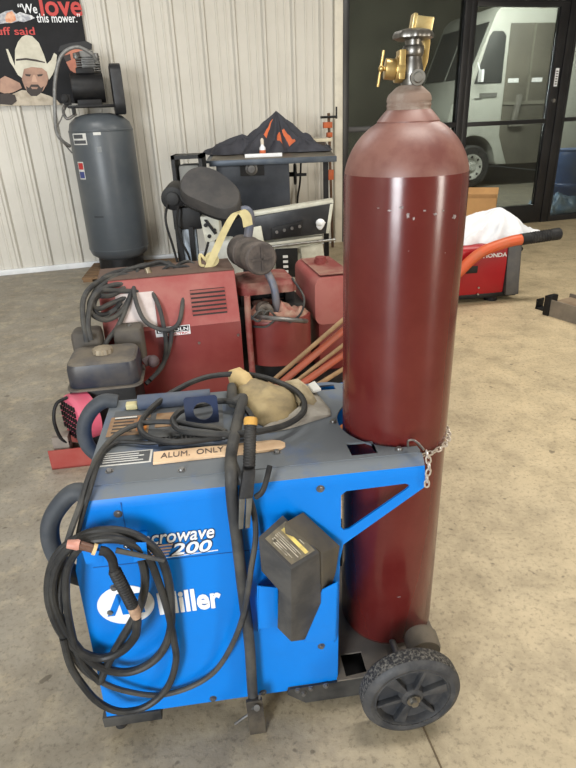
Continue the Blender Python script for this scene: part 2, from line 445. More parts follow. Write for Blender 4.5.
dp = panel('sliding_door', [(0.5, 0.95), (0.5, 2.82), (1.42, 2.82), (1.42, 0.42), (0.72, 0.42)], pm('door_opening', (88, 86, 78), 0.5, dirt=(110, 106, 96), amt=0.7, scale=1.2))
g = G(); g.mm((0.5, -0.03, 1.48), (1.42, 0.0, 1.54)); g.mm((0.98, -0.025, 1.5), (1.02, 0.0, 2.82)); g.done('door_rail', pm('van_rail', (120, 118, 108), 0.5), van)
for x0 in (0.56, 1.06):
    g = G(); g.mm((x0, -0.014, 1.86), (x0 + 0.22, -0.0125, 1.93)); g.done('door_placard', WHITE, van)
g = G(); g.box((0.8, -0.05, 1.15), (0.3, 0.1, 0.1)); g.box((0.78, -0.05, 1.4), (0.1, 0.08, 0.5), (0, 0.15, 0)); g.done('cab_seat', pm('seat_grey', (112, 110, 104), 0.7), van, bevel=0.02)
fx = lambda z: -0.24 + (z - 1.86) * 0.44 / 1.14
for y0, y1 in ((0.12, 0.99), (1.06, 1.93)):
    g = G(); g.prism([(fx(1.96) - 0.012, y0, 1.96), (fx(1.96) - 0.012, y1, 1.96), (fx(2.86) - 0.012, y1, 2.86), (fx(2.86) - 0.012, y0, 2.86)], (0.012, 0, 0.004)); g.done('windshield', VGL, van)
g = G(); g.tube([(-0.1, -0.02, 2.2), (-0.12, -0.12, 2.12), (-0.1, -0.16, 2.0)], 0.012); g.box((-0.09, -0.16, 1.98), (0.05, 0.12, 0.2)); g.done('mirror', WHITE, van, bevel=0.01)
g = G(); g.mm((0.0, -0.014, 1.62), (0.36, -0.006, 1.70)); g.mm((-0.1, -0.013, 1.6), (0.05, -0.006, 1.62)); g.done('badge', pm('van_badge', (110, 110, 106), 0.5), van)
g = G(); g.mm((-0.72, 0.1, 0.5), (-0.62, 1.95, 0.72)); g.done('bumper', DSTEEL, van, bevel=0.02)
for y in (0.35, 1.7):
    g = G(); g.cyl((-0.66, y, 1.1), (-0.7, y, 1.1), 0.12); g.done('headlight', STEEL, van)
for x in (-0.03, 3.6):
    for y0, y1 in ((-0.0, 0.24), (1.81, 2.05)):
        g = G(); g.lathe([(0.22, 0.0), (0.36, -0.005), (0.40, 0.03), (0.40, 0.21), (0.36, 0.24), (0.2, 0.24), (0, 0.24)], (x, y0, 0.402), (0, 1, 0), 36); wl = g.done('wheel', BLKR, van)
        if y0 < 1:
            g = G(); g.lathe([(0, -0.01), (0.06, -0.02), (0.075, 0.03), (0.13, 0.03), (0.17, 0.0), (0.235, -0.01), (0.24, 0.02)], (x, y0, 0.402), (0, 1, 0), 36); rim = g.done('rim', pm('rim_grey', (176, 176, 170), 0.4), wl)
            g = G()
            for k in range(8):
                a = 2 * math.pi * k / 8; g.cyl((x + 0.185 * math.cos(a), y0 - 0.012, 0.402 + 0.185 * math.sin(a)), (x + 0.185 * math.cos(a), y0 + 0.0, 0.402 + 0.185 * math.sin(a)), 0.022, n=12)
            g.done('rim_hole', BLK, wl)
# blue items behind the right-hand pane
bb = thing('plastic_barrel', 'large blue plastic barrel behind the right hand glass pane', 'barrel', (4.55, 9.45, 0))
BLU = pm('barrel_blue', (58, 92, 150), 0.4, dirt=(80, 110, 158), amt=0.5, scale=3)
g = G(); g.lathe([(0, 0), (0.27, 0), (0.29, 0.03), (0.30, 0.28), (0.315, 0.3), (0.315, 0.33), (0.30, 0.35), (0.30, 0.58), (0.29, 0.72), (0.25, 0.8)]); g.done('drum', BLU, bb)
g = G(); g.lathe([(0.25, 0.79), (0.255, 0.83), (0.22, 0.83), (0, 0.82)]); g.cyl((0.1, 0, 0.82), (0.1, 0, 0.86), 0.04); g.done('lid', BLU, bb)
tp = pillow('plastic_tarp', [(0.5 * math.cos(a) + 0.06 * math.sin(5 * a), 0.26 * math.sin(a) + 0.03 * math.cos(7 * a)) for a in [2 * math.pi * i / 40 for i in range(40)]], 0, 0.2, pm('tarp_blue', (122, 158, 196), 0.35, dirt=(190, 208, 224), amt=0.7, scale=9), None, 4, 0.5, 12)
place(tp, (4.02, 8.75, 0), WALLA); tag(tp, 'crumpled pale blue plastic tarp on the ground behind the glass', 'tarp')

# poster on the ribbed wall
po = thing('wall_poster', 'black poster of a man in a cowboy hat pinned to ribbed wall', 'poster', wp(0, -0.037), WALLA)
PB = pm('poster_black', (16, 16, 18), 0.6, dirt=(34, 34, 38), amt=0.6, scale=2.5, spec=0.25)
PR = pm('poster_red', (196, 58, 52), 0.5)
g = G()
nx, nz_ = 14, 14
gr = [[g.b.verts.new((0.1 + (1.278 - 0.1) * i / nx, -0.004 + 0.006 * noise.noise(Vector((i * 0.5, j * 0.4, 2))), 1.641 + (2.72 - 1.641) * j / nz_)) for i in range(nx + 1)] for j in range(nz_ + 1)]
for j in range(nz_):
    for i in range(nx): g.b.faces.new((gr[j][i], gr[j][i + 1], gr[j + 1][i + 1], gr[j + 1][i]))
sh = g.done('poster_sheet', PB, po, ang=80)
def ink(name, pts, mat, lay=1): return sheet(name, [pts], 0.0006, mat, po, (0, -0.011 - 0.0012 * lay, 0))
text('lettering', '“We', WHITE, po, (0.72, -0.014, 2.405), width=0.165, size=0.1, bold=0.012, squash=0.075)
text('lettering', 'love', PR, po, (0.905, -0.014, 2.388), width=0.375, size=0.1, bold=0.02, squash=0.165, label='large red word on the poster')
text('lettering', 'this mower.”', WHITE, po, (0.868, -0.0155, 2.332), width=0.395, size=0.1, bold=0.012, squash=0.072)
text('lettering', "’nuff said", PR, po, (0.40, -0.014, 2.232), width=0.425, size=0.1, bold=0.012, squash=0.062, label='small red words on the poster')
def pts_(fr): return fr
HATC = pm('print_hat', (206, 202, 184), 0.5, dirt=(176, 170, 150), amt=0.6, scale=6)
SKIN = pm('print_skin', (172, 134, 112), 0.5, dirt=(128, 96, 80), amt=0.6, scale=7)
SHIRT = pm('print_shirt', (190, 178, 158), 0.5, dirt=(146, 132, 112), amt=0.7, scale=10)
DK = pm('print_dark', (54, 44, 40), 0.6)
ORG = pm('print_orange', (206, 120, 72), 0.5, dirt=(226, 190, 160), amt=0.8, scale=14)
GRYP = pm('print_grey', (150, 152, 160), 0.5, dirt=(222, 222, 222), amt=0.9, scale=24)
ink('printed_shirt', [(0.383, 1.637), (0.399, 1.706), (0.494, 1.73), (0.611, 1.77), (0.753, 1.749), (0.857, 1.711), (0.915, 1.674), (0.944, 1.629)], SHIRT, 1)
ink('printed_face', [(0.643, 1.957), (0.63, 1.856), (0.642, 1.787), (0.675, 1.725), (0.739, 1.723), (0.801, 1.757), (0.85, 1.816), (0.882, 1.885), (0.899, 1.97), (0.788, 2.006)], SKIN, 2)
ink('printed_beard', [(0.655, 1.804), (0.653, 1.752), (0.682, 1.716), (0.737, 1.714), (0.79, 1.748), (0.819, 1.8), (0.788, 1.783), (0.767, 1.814), (0.703, 1.815), (0.678, 1.786)], DK, 3)
ink('printed_mouth', [(0.698, 1.794), (0.762, 1.792), (0.75, 1.775), (0.704, 1.776)], SKIN, 4)
ink('printed_eye', [(0.668, 1.906), (0.721, 1.901), (0.708, 1.884), (0.673, 1.889)], DK, 3)
ink('printed_eye', [(0.775, 1.9), (0.831, 1.903), (0.818, 1.886), (0.781, 1.883)], DK, 3)
ink('printed_nose', [(0.738, 1.896), (0.756, 1.896), (0.767, 1.836), (0.712, 1.837)], pm('print_nose', (192, 154, 130), 0.5), 3)
ink('printed_hat', [(0.593, 1.975), (0.623, 2.108), (0.663, 2.173), (0.707, 2.214), (0.746, 2.23), (0.798, 2.221), (0.848, 2.164), (0.873, 2.064), (0.884, 1.988), (0.928, 2.021), (0.967, 2.08), (0.991, 2.062), (0.963, 1.969), (0.922, 1.902), (0.875, 1.851), (0.871, 1.92), (0.832, 1.954), (0.743, 1.964), (0.668, 1.949), (0.634, 1.873), (0.603, 1.899), (0.581, 1.958), (0.556, 2.009), (0.545, 2.117), (0.563, 2.116), (0.582, 2.042)], HATC, 5)
ink('printed_hat_band', [(0.615, 2.033), (0.706, 2.04), (0.793, 2.027), (0.87, 2.005), (0.868, 1.996), (0.789, 2.01), (0.702, 2.024), (0.611, 2.017)], DK, 6)
ink('printed_hand', [(0.411, 1.758), (0.436, 1.868), (0.486, 1.893), (0.542, 1.866), (0.606, 1.83), (0.615, 1.787), (0.536, 1.754), (0.46, 1.739)], SKIN, 6)
ink('printed_glove', [(0.387, 1.654), (0.407, 1.74), (0.48, 1.747), (0.539, 1.728), (0.545, 1.676), (0.493, 1.642)], DK, 7)
ink('printed_second_face', [(1.06, 2.087), (1.062, 2.002), (1.086, 1.933), (1.136, 1.898), (1.198, 1.931), (1.233, 2.017), (1.239, 2.102), (1.14, 2.12)], pm('print_skin_warm', (190, 118, 92), 0.5, dirt=(150, 88, 68), amt=0.5, scale=6), 2)
ink('printed_second_hat', [(1.005, 2.088), (1.033, 2.138), (1.129, 2.162), (1.28, 2.178), (1.331, 2.152), (1.323, 2.102), (1.214, 2.119), (1.081, 2.104)], pm('print_black', (20, 20, 22), 0.5), 3)
ink('printed_sunglasses', [(1.044, 2.053), (1.112, 2.07), (1.112, 2.019), (1.062, 2.002)], DK, 4)
ink('printed_sunglasses', [(1.141, 2.078), (1.218, 2.094), (1.219, 2.043), (1.152, 2.035)], DK, 4)
ink('printed_flourish', [(0.539, 2.318), (0.557, 2.397), (0.614, 2.421), (0.668, 2.429), (0.695, 2.398), (0.733, 2.414), (0.782, 2.398), (0.824, 2.39), (0.855, 2.367), (0.807, 2.351), (0.751, 2.334), (0.7, 2.342), (0.645, 2.326), (0.584, 2.326)], GRYP, 1)
ink('printed_emblem', [(0.593, 2.366), (0.619, 2.405), (0.666, 2.421), (0.685, 2.39), (0.685, 2.35), (0.636, 2.326), (0.595, 2.334)], ORG, 2)
# ================================================================== the blue welding machine on its cart
MO, MA = (-0.197, 1.016, 0), 6.55
wm = thing('welding_machine', 'bright blue welding machine on a two wheeled cart with gas bottle bracket', 'welder', MO, MA)
BLUE = pm('machine_blue', (0, 117, 209), 0.36, dirt=(0, 108, 194), amt=0.5, scale=3, spec=0.4)
TOPM = pm('dusty_blue_top', (100, 106, 112), 0.75, dirt=(66, 92, 134), amt=0.75, scale=5.5, edge=(0.5, 0.68), bump=0.05)
HAND = pm('handle_grey_blue', (52, 57, 64), 0.65, dirt=(78, 80, 82), amt=0.6, scale=9)
NAVY = pm('navy_steel', (28, 42, 74), 0.5, dirt=(54, 60, 76), amt=0.6, scale=9)
TRAY = pm('tray_black', (28, 30, 33), 0.5, dirt=(84, 82, 78), amt=0.5, scale=9)
DUSTY = pm('dusty_plate', (112, 104, 94), 0.8, dirt=(82, 80, 78), amt=0.6, scale=8)
GAP = pm('sheet_gap', (6, 78, 150), 0.6)
# body, with a sloping control end on the left
g = G(); g.prism([(-0.298, 0.003, 0.08), (0.303, 0.003, 0.08), (0.303, 0.003, 0.712), (-0.25, 0.003, 0.712), (-0.262, 0.003, 0.66), (-0.286, 0.003, 0.565)], (0, 0.43, 0)); g.mm((-0.243, 0.03, 0.70), (0.303, 0.432, 0.745)); g.done('cabinet', BLUE, wm, bevel=0.006)
# near side sheet with the bottle bracket arm and its triangular opening
out = [(-0.301, 0.078), (0.163, 0.078), (0.166, 0.092), (0.298, 0.092), (0.304, 0.5), (0.312, 0.545), (0.498, 0.682), (0.496, 0.714), (-0.248, 0.714), (-0.262, 0.66), (-0.288, 0.562)]
hole = [(0.318, 0.694), (0.452, 0.697), (0.461, 0.693), (0.462, 0.687), (0.455, 0.680), (0.325, 0.588), (0.313, 0.587), (0.306, 0.595), (0.306, 0.684)]
sp = sheet('side_panel', [out, hole], 0.005, BLUE, wm, (0, -0.0005, 0))
g = G()
rows = []
for i in range(9):
    a = R(90 * i / 8); y, z = 0.027 - 0.030 * math.cos(a), 0.713 + 0.042 * math.sin(a)
    rows.append([(-0.248 + 0.006 * i / 8, y, z), (0.496, y, z)])
V = [[g.b.verts.new(p) for p in r] for r in rows]
for k, (a, b) in enumerate(zip(V, V[1:])): g.b.faces.new((a[0], a[1], b[1], b[0])).material_index = 1 if k > 2 else 0
g.done('folded_edge', [BLUE, TOPM], wm, ang=60)
for pts in ([(-0.243, 0.564), (0.292, 0.556)],):
    g = G(); g.box((0.0, -0.003, 0.562), (0.50, 0.0016, 0.0022), (0, 0.008, 0)); g.done('sheet_seam', GAP, wm)
g = G(); g.box((-0.165, -0.003, 0.69), (0.0016, 0.0016, 0.075)); g.done('sheet_seam', GAP, wm)
# top sheet: cut away round the bottle, square window in the near arm, slot in the far arm
cxy, rr_ = (0.48, 0.191), 0.139
topo = [(-0.242, 0.026), (0.490, 0.026), (0.496, 0.034)] + [(cxy[0] + rr_ * math.cos(R(a)), cxy[1] + rr_ * math.sin(R(a))) for a in [-84 - i * (192 / 26) for i in range(27)]] + [(0.494, 0.36), (0.47, 0.39), (0.36, 0.435), (-0.242, 0.435)]
top = sheet('top_panel', [topo, [(0.340, 0.040), (0.400, 0.040), (0.400, 0.092), (0.338, 0.094)], [(0.30, 0.385), (0.375, 0.385), (0.375, 0.415), (0.30, 0.415)]], 0.005, TOPM, wm, (0, 0, 0.7545), (1, 0, 0), (0, 1, 0))
g = G(); g.mm((0.30, 0.417, 0.70), (0.46, 0.42, 0.752)); g.done('bracket_flange', BLUE, wm)
sheet('bracket_arm', [[(0.296, 0.52), (0.312, 0.545), (0.46, 0.665), (0.46, 0.752), (0.296, 0.752)], hole[:4] and [(0.40, 0.70), (0.43, 0.70), (0.43, 0.69), (0.40, 0.67)]], 0.004, BLUE, wm, (0, 0.43, 0))
# raised rear bar, vents, plate with a hole
g = G(); g.tube([(-0.16, 0.372, 0.775), (0.03, 0.372, 0.775)], 0.021, 14, 0); g.done('rear_bar', pm('bar_blue_grey', (66, 78, 100), 0.65, dirt=(92, 94, 98), amt=0.7, scale=8), wm)
g = G(); g.box((-0.178, 0.374, 0.768), (0.03, 0.022, 0.016)); g.done('bar_clip', pm('clip_cream', (196, 186, 140), 0.6), wm, bevel=0.003)
g = G(); g.mm((-0.095, 0.163, 0.757), (0.062, 0.192, 0.761)); vt = g.done('vent', BLK, wm)
g = G()
for k in range(16): g.box((-0.088 + k * 0.0096, 0.178, 0.763), (0.0035, 0.024, 0.006))
g.done('vent_fins', TRAY, vt)
g = G(); g.prism([(-0.22, 0.20, 0.757), (0.06, 0.20, 0.757), (0.06, 0.36, 0.757), (-0.22, 0.36, 0.757)], (0, 0, 0.004)); g.done('hatch', pm('hatch_grey', (70, 76, 84), 0.65, dirt=(96, 96, 94), amt=0.7, scale=6), wm)
sheet('cable_plate', [rrect(-0.041, 0.0, 0.041, 0.076, 0.008), arc(0.004, 0.036, 0.024, 0.024, 0, 345, 23)], 0.004, NAVY, wm, (0.009, 0.25, 0.759), (1, 0, 0), (0, 0.05, 1))
g = G(); g.box((0.004, 0.255, 0.758), (0.06, 0.03, 0.004)); g.done('plate_foot', NAVY, wm)
# printed labels on the lid
WARN = pm('label_orange', (128, 92, 62), 0.6, dirt=(150, 126, 94), amt=0.8, scale=18)
PLAB = pm('label_grey', (74, 76, 80), 0.6)
OFFW = pm('label_white', (206, 206, 202), 0.6)
def flat(name, x0, y0, x1, y1, z, mat, parent=None, t=0.0008):
    g = G(); g.mm((x0, y0, z), (x1, y1, z + t)); return g.done(name, mat, parent or wm)
lb = flat('warning_label', -0.225, 0.225, -0.125, 0.325, 0.7611, WARN)
for k in range(5): flat('label_lines', -0.215, 0.24 + 0.017 * k, -0.165 + 0.008 * (k % 3), 0.246 + 0.017 * k, 0.7619, DK, lb)
flat('label_pictogram', -0.155, 0.24, -0.13, 0.31, 0.7619, pm('pictogram_orange', (196, 120, 50), 0.6), lb)
flat('label_headline', -0.215, 0.312, -0.16, 0.321, 0.7619, OFFW, lb)
lb = flat('warning_label', -0.11, 0.25, -0.06, 0.325, 0.7611, WARN)
lb = flat('rating_label', -0.228, 0.098, -0.107, 0.153, 0.757, OFFW)
flat('label_field', -0.223, 0.103, -0.112, 0.148, 0.7578, PLAB, lb)
for k in range(4): flat('label_lines', -0.215, 0.109 + 0.0095 * k, -0.125 - 0.012 * (k % 2), 0.112 + 0.0095 * k, 0.7586, OFFW, lb)
lb = flat('small_label', 0.262, 0.228, 0.305, 0.25, 0.757, OFFW)
for k in range(3): flat('label_lines', 0.266, 0.232 + 0.006 * k, 0.298, 0.234 + 0.006 * k, 0.7578, PLAB, lb)
def bolt(x, y, z, ax, r=0.007):
    g = G(); g.lathe([(0, 0.005), (r * 0.8, 0.005), (r, 0.003), (r, 0), (r * 1.35, 0), (r * 1.35, -0.002)], (x, y, z), ax, 12); return g.done('bolt', DSTEEL, wm)
for x, z in ((-0.175, 0.70), (-0.182, 0.656), (0.26, 0.708), (0.256, 0.226), (-0.235, 0.43), (-0.215, 0.5), (-0.03, 0.09), (0.10, 0.086)): bolt(x, -0.004, z, (0, -1, 0))
for x, y in ((-0.195, 0.077), (-0.037, 0.051), (0.176, 0.085), (0.45, 0.045), (-0.13, 0.30), (0.33, 0.2)): bolt(x, y, 0.758, (0, 0, 1))
# hand rails at the control end
for pts in ([(-0.223, 0.03, 0.718), (-0.26, 0.03, 0.744), (-0.304, 0.03, 0.708), (-0.331, 0.03, 0.658), (-0.335, 0.03, 0.592), (-0.313, 0.03, 0.531), (-0.269, 0.03, 0.5)], [(-0.22, 0.41, 0.765), (-0.255, 0.41, 0.771), (-0.294, 0.41, 0.745), (-0.321, 0.41, 0.698), (-0.321, 0.41, 0.638), (-0.285, 0.41, 0.594), (-0.237, 0.41, 0.582)]):
    g = G(); g.tube(pts, 0.020, 14, 6); g.done('hand_rail', HAND, wm)
g = G(); g.mm((-0.262, 0.05, 0.16), (-0.304, 0.4, 0.5)); g.done('control_panel', BLK, wm)
# printed names on the side
text('model_name_shadow', 'Syncrowave', NAVY, wm, (-0.178, -0.0042, 0.6085), width=0.200, size=0.1, shear=0.25, bold=0.035, squash=0.040)
text('model_name', 'Syncrowave', WHITE, wm, (-0.1755, -0.0052, 0.611), width=0.195, size=0.1, shear=0.25, bold=0.012, squash=0.036)
text('model_number_shadow', '200', NAVY, wm, (-0.082, -0.0042, 0.5725), width=0.098, size=0.1, shear=0.25, bold=0.04, squash=0.036)
text('model_number', '200', WHITE, wm, (-0.078, -0.0052, 0.575), width=0.091, size=0.1, shear=0.25, bold=0.02, squash=0.031)
STR = pm('stripe_tan', (206, 176, 160), 0.5)
for k in range(4):
    g = G(); g.prism([(-0.150 + 0.006 * k, -0.0046, 0.576 + 0.0085 * k), (-0.084 + 0.004 * k, -0.0046, 0.576 + 0.0085 * k), (-0.083 + 0.004 * k, -0.0046, 0.5805 + 0.0085 * k), (-0.149 + 0.006 * k, -0.0046, 0.5805 + 0.0085 * k)], (0, 0.001, 0)); g.done('model_stripe', STR, wm)
g = G(); g.prism([(-0.12, -0.0046, 0.567), (0.025, -0.0046, 0.572), (0.025, -0.0046, 0.5745), (-0.12, -0.0046, 0.5685)], (0, 0.001, 0)); g.done('model_stripe', WHITE, wm)
sheet('maker_emblem', [arc(-0.197, 0.446, 0.064, 0.058, 0, 354, 59)], 0.001, WHITE, wm, (0, -0.0042, 0))
for pts in ([(-0.243, 0.418), (-0.226, 0.418), (-0.196, 0.482), (-0.213, 0.482)], [(-0.213, 0.482), (-0.196, 0.482), (-0.196, 0.432), (-0.204, 0.418), (-0.208, 0.418)], [(-0.204, 0.418), (-0.190, 0.418), (-0.160, 0.478), (-0.174, 0.478)], [(-0.174, 0.478), (-0.160, 0.478), (-0.157, 0.418), (-0.172, 0.418)]):
    sheet('emblem_bar', [pts], 0.001, BLUE, wm, (0, -0.0052, 0))
text('maker_name', 'Miller', WHITE, wm, (-0.128, -0.0045, 0.405), width=0.145, size=0.1, bold=0.032, squash=0.064)
# cart
g = G(); g.mm((-0.312, -0.008, 0.045), (-0.165, 0.42, 0.079)); g.mm((-0.165, 0.02, 0.06), (0.30, 0.41, 0.079)); g.done('base_tray', TRAY, wm, bevel=0.002)
g = G(); g.prism([(0.163, -0.010, 0.078), (0.163, -0.010, 0.072), (0.21, -0.010, 0.030), (0.40, -0.010, 0.030), (0.47, -0.010, 0.085), (0.47, -0.010, 0.098), (0.17, -0.010, 0.09)], (0, 0.006, 0)); g.done('wheel_bracket', TRAY, wm)
g = G(); g.prism([(0.163, 0.396, 0.078), (0.21, 0.396, 0.030), (0.40, 0.396, 0.030), (0.47, 0.396, 0.085), (0.47, 0.396, 0.098), (0.17, 0.396, 0.09)], (0, 0.006, 0)); g.done('wheel_bracket', TRAY, wm)
sheet('bottle_plate', [[(0.296, -0.012), (0.53, -0.012), (0.60, 0.05), (0.60, 0.34), (0.53, 0.40), (0.296, 0.40)], [(0.32, 0.065), (0.379, 0.066), (0.379, 0.002), (0.321, -0.004)]], 0.005, DUSTY, wm, (0, 0, 0.0995), (1, 0, 0), (0, 1, 0))
g = G(); g.mm((0.30, 0.0, 0.060), (0.45, 0.39, 0.066)); g.done('hole_shade_plate', BLK, wm)  # added black plate, stands in for shade seen through the square hole
for x, z in ((0.19, 0.086), (0.205, 0.07), (0.225, 0.086), (0.265, 0.088)): bolt(x, -0.012, z, (0, -1, 0), 0.006)
for x in (-0.28, ):
    for y in (0.03, 0.38):
        g = G(); g.cyl((x, y, 0.0), (x, y, 0.046), 0.016); g.done('foot', BLKR, wm)
TIRE = pm('tire_rubber', (44, 44, 46), 0.85, dirt=(132, 128, 120), amt=0.8, scale=150, edge=(0.45, 0.7), bump=0.3, bscale=120, spec=0.2)
HUBM = pm('hub_plastic', (46, 48, 52), 0.5, dirt=(92, 90, 88), amt=0.4, scale=18, spec=0.3)
def cart_wheel(y0, sgn):
    c = (0.466, y0, 0.127); ax = (0, sgn, 0)
    g = G(); g.lathe([(0.098, 0.0), (0.108, -0.003), (0.120, 0.002), (0.1255, 0.009)], c, ax, 48, 1); g.lathe([(0.1255, 0.009), (0.127, 0.016), (0.127, 0.030), (0.1265, 0.042), (0.118, 0.052), (0.098, 0.054), (0.098, 0.0)], c, ax, 48); tr = g.done('wheel', [TIRE, HUBM], wm)
    g = G(); g.lathe([(0.099, 0.002), (0.094, 0.0), (0.090, 0.006), (0.088, 0.018), (0.034, 0.018), (0.028, 0.004), (0.020, 0.0), (0.0, 0.0)], c, ax, 48); g.lathe([(0.099, 0.05), (0.0, 0.05)], c, ax, 48); hb = g.done('wheel_hub', HUBM, tr)
    for k in range(6):
        a = math.pi * k / 3 + 0.2; d = Vector((math.cos(a), 0, math.sin(a))); n = Vector((-math.sin(a), 0, math.cos(a)))
        P = Vector(c) + Vector(ax) * 0.004
        wv = 0.004 if k % 2 else 0.016
        g = G(); g.prism([P + d * 0.026 - n * 0.006, P + d * 0.091 - n * wv, P + d * 0.091 + n * wv, P + d * 0.026 + n * 0.006], Vector(ax) * 0.016); g.done('wheel_spoke', HUBM, tr, bevel=0.002)
    g = G(); g.cyl(Vector(c) - Vector(ax) * 0.001, Vector(c) - Vector(ax) * 0.006, 0.017, n=20); g.cyl(Vector(c) - Vector(ax) * 0.006, Vector(c) - Vector(ax) * 0.016, 0.010, n=6); g.done('axle_nut', STEEL, tr)
cart_wheel(-0.112, 1)
cart_wheel(0.478, -1)
g = G(); g.cyl((0.466, -0.06, 0.127), (0.466, 0.42, 0.127), 0.009); g.done('axle', DSTEEL, wm)
g = G(); g.lathe([(0, 0), (0.040, 0.0), (0.044, 0.01), (0.044, 0.045), (0.038, 0.055), (0.0, 0.056)], (0.527, -0.02, 0.172), (0.05, 1, 0.1), 32); g.done('axle_drum', pm('drum_brown_grey', (104, 96, 84), 0.8, dirt=(78, 74, 68), amt=0.6, scale=20), wm)
# open fronted holder and the torch hook, folded blue sheet
g = G()
hy = -0.062
g.prism([(0.104, -0.062, 0.509), (0.15, -0.062, 0.496), (0.145, -0.062, 0.377), (0.099, -0.062, 0.379)], (0, 0.003, 0))
g.prism([(0.25, -0.062, 0.473), (0.287, -0.062, 0.491), (0.282, -0.062, 0.309), (0.205, -0.062, 0.314)], (0, 0.003, 0))
g.prism([(0.106, -0.062, 0.509), (0.099, -0.062, 0.379), (0.099, -0.003, 0.304), (0.108, -0.003, 0.455)], (0.003, 0, 0))
g.prism([(0.287, -0.062, 0.491), (0.282, -0.062, 0.309), (0.292, -0.003, 0.233), (0.294, -0.003, 0.434)], (-0.003, 0, 0))
g.done('rod_holder', BLUE, wm, bevel=0.0008)
g = G()
g.prism([(-0.243, -0.07, 0.667), (-0.202, -0.07, 0.661), (-0.207, -0.07, 0.633), (-0.241, -0.07, 0.633)], (0, 0.003, 0))
g.mm((-0.232, -0.0685, 0.642), (-0.215, -0.003, 0.650))
g.done('torch_hook', BLUE, wm)
g = G(); g.mm((-0.138, -0.0685, 0.642), (-0.121, -0.003, 0.650))
g.prism([(-0.142, -0.07, 0.673), (-0.115, -0.07, 0.669), (-0.117, -0.07, 0.627), (-0.146, -0.07, 0.624)], (0, 0.003, 0))
g.done('torch_hook', BLUE, wm, bevel=0.001)

# ------------------------------------------------------------------ gas bottle
MAR = pm('maroon_paint', (86, 28, 26), 0.2, dirt=(98, 40, 36), amt=0.5, scale=7, spec=0.5, bump=0.015, bscale=40)
MARD = pm('dusty_maroon', (122, 84, 75), 0.45, dirt=(92, 46, 42), amt=0.8, scale=9, bump=0.02)
gb = thing('gas_bottle', 'tall maroon gas cylinder with a brass and steel valve on blue welder cart', 'gas cylinder', (0.261, 1.260, 0))
g = G(); g.lathe([(0, 0.106), (0.110, 0.104), (0.122, 0.110), (0.128, 0.124), (0.128, 0.7), (0.128, 1.318), (0.1275, 1.328), (0.1262, 1.337)], n=64); g.done('bottle_body', MAR, gb, ang=50)
dome = [(0.1262, 1.337)]
for i in range(1, 15):
    z = 1.337 + 0.095 * i / 14; t = (z - 1.318) / 0.114
    dome.append((0.128 * max(0.0, 1 - (t * 0.893) ** 2) ** 0.5, z))
g = G(); g.lathe(dome, n=64); g.done('bottle_shoulder', MARD, gb, ang=50)
g = G(); g.lathe([(0.055, 1.424), (0.0615, 1.427), (0.0620, 1.432), (0.058, 1.437), (0.050, 1.446), (0.044, 1.452)], n=48); g.done('neck_flange', MARD, gb)
RUSTY = pm('rusty_collar', (124, 104, 92), 0.8, dirt=(150, 138, 128), amt=0.7, scale=26, bump=0.1)
g = G(); g.lathe([(0.0435, 1.448), (0.0440, 1.452), (0.0425, 1.456), (0.044, 1.460), (0.0425, 1.464), (0.044, 1.468), (0.043, 1.474), (0.040, 1.480), (0.026, 1.492), (0.020, 1.495), (0, 1.495)], n=40); g.done('neck_ring', RUSTY, gb, ang=18)
VALV = pm('valve_steel', (122, 120, 116), 0.35, 0.9, dirt=(84, 80, 74), amt=0.5, scale=30)
vx = 0.003
g = G(); g.lathe([(0.019, 1.490), (0.021, 1.500), (0.021, 1.525), (0.018, 1.535), (0.017, 1.543), (0.019, 1.545), (0.0205, 1.548), (0.0205, 1.558), (0.018, 1.562), (0.015, 1.563), (0.016, 1.572), (0.012, 1.576), (0, 1.576)], (vx, 0, 0), n=28); vb = g.done('valve_body', VALV, gb)
g = G()
n = 64; ring1 = []
prof = [(0.006, 1.572), (0.030, 1.571), (0.037, 1.574), (0.0375, 1.579), (0.034, 1.585), (0.020, 1.589), (0.0, 1.589)]
x_, y_, d_ = basis((0, 0, 1))
rings = []
for r, z in prof:
    rings.append([(vx - 0.001 + r * (1 + 0.05 * math.cos(8 * 2 * math.pi * i / n) * (r > 0.025)) * math.cos(2 * math.pi * i / n), r * (1 + 0.05 * math.cos(8 * 2 * math.pi * i / n) * (r > 0.025)) * math.sin(2 * math.pi * i / n), z) for i in range(n)])
rings[-1] = [(vx + 0.001 * math.cos(2 * math.pi * i / n), 0.001 * math.sin(2 * math.pi * i / n), 1.589) for i in range(n)]
g.loft(rings); g.done('valve_handwheel', VALV, vb, ang=40)
g = G(); g.cyl((vx + 0.006, -0.012, 1.507), (vx + 0.006, -0.030, 1.507), 0.014, n=24); g.cyl((vx + 0.006, -0.030, 1.507), (vx + 0.006, -0.034, 1.507), 0.010, 0.008, n=16); g.done('relief_plug', STEEL, vb)
g = G(); g.cyl((-0.014, 0.0, 1.522), (-0.030, 0.0, 1.523), 0.023, n=28); g.cyl((-0.030, 0, 1.523), (-0.050, 0.0, 1.525), 0.0185, n=28); g.box((-0.020, -0.003, 1.53), (0.012, 0.038, 0.050)); br = g.done('outlet_fitting', BRASS, gb, bevel=0.0015)
g = G(); g.ell((-0.0565, 0, 1.5255), (0.006, 0.006, 0.006)); g.cyl((-0.050, 0, 1.525), (-0.058, 0, 1.5255), 0.004, n=12); g.tube([(-0.054, -0.006, 1.556), (-0.0615, 0.006, 1.495)], 0.0028, 10, 0); g.done('tee_screw', BRASS, br)
g = G(); g.cyl((-0.026, -0.020, 1.521), (-0.026, -0.022, 1.521), 0.003, n=10); g.done('screw_hole', BLK, br)
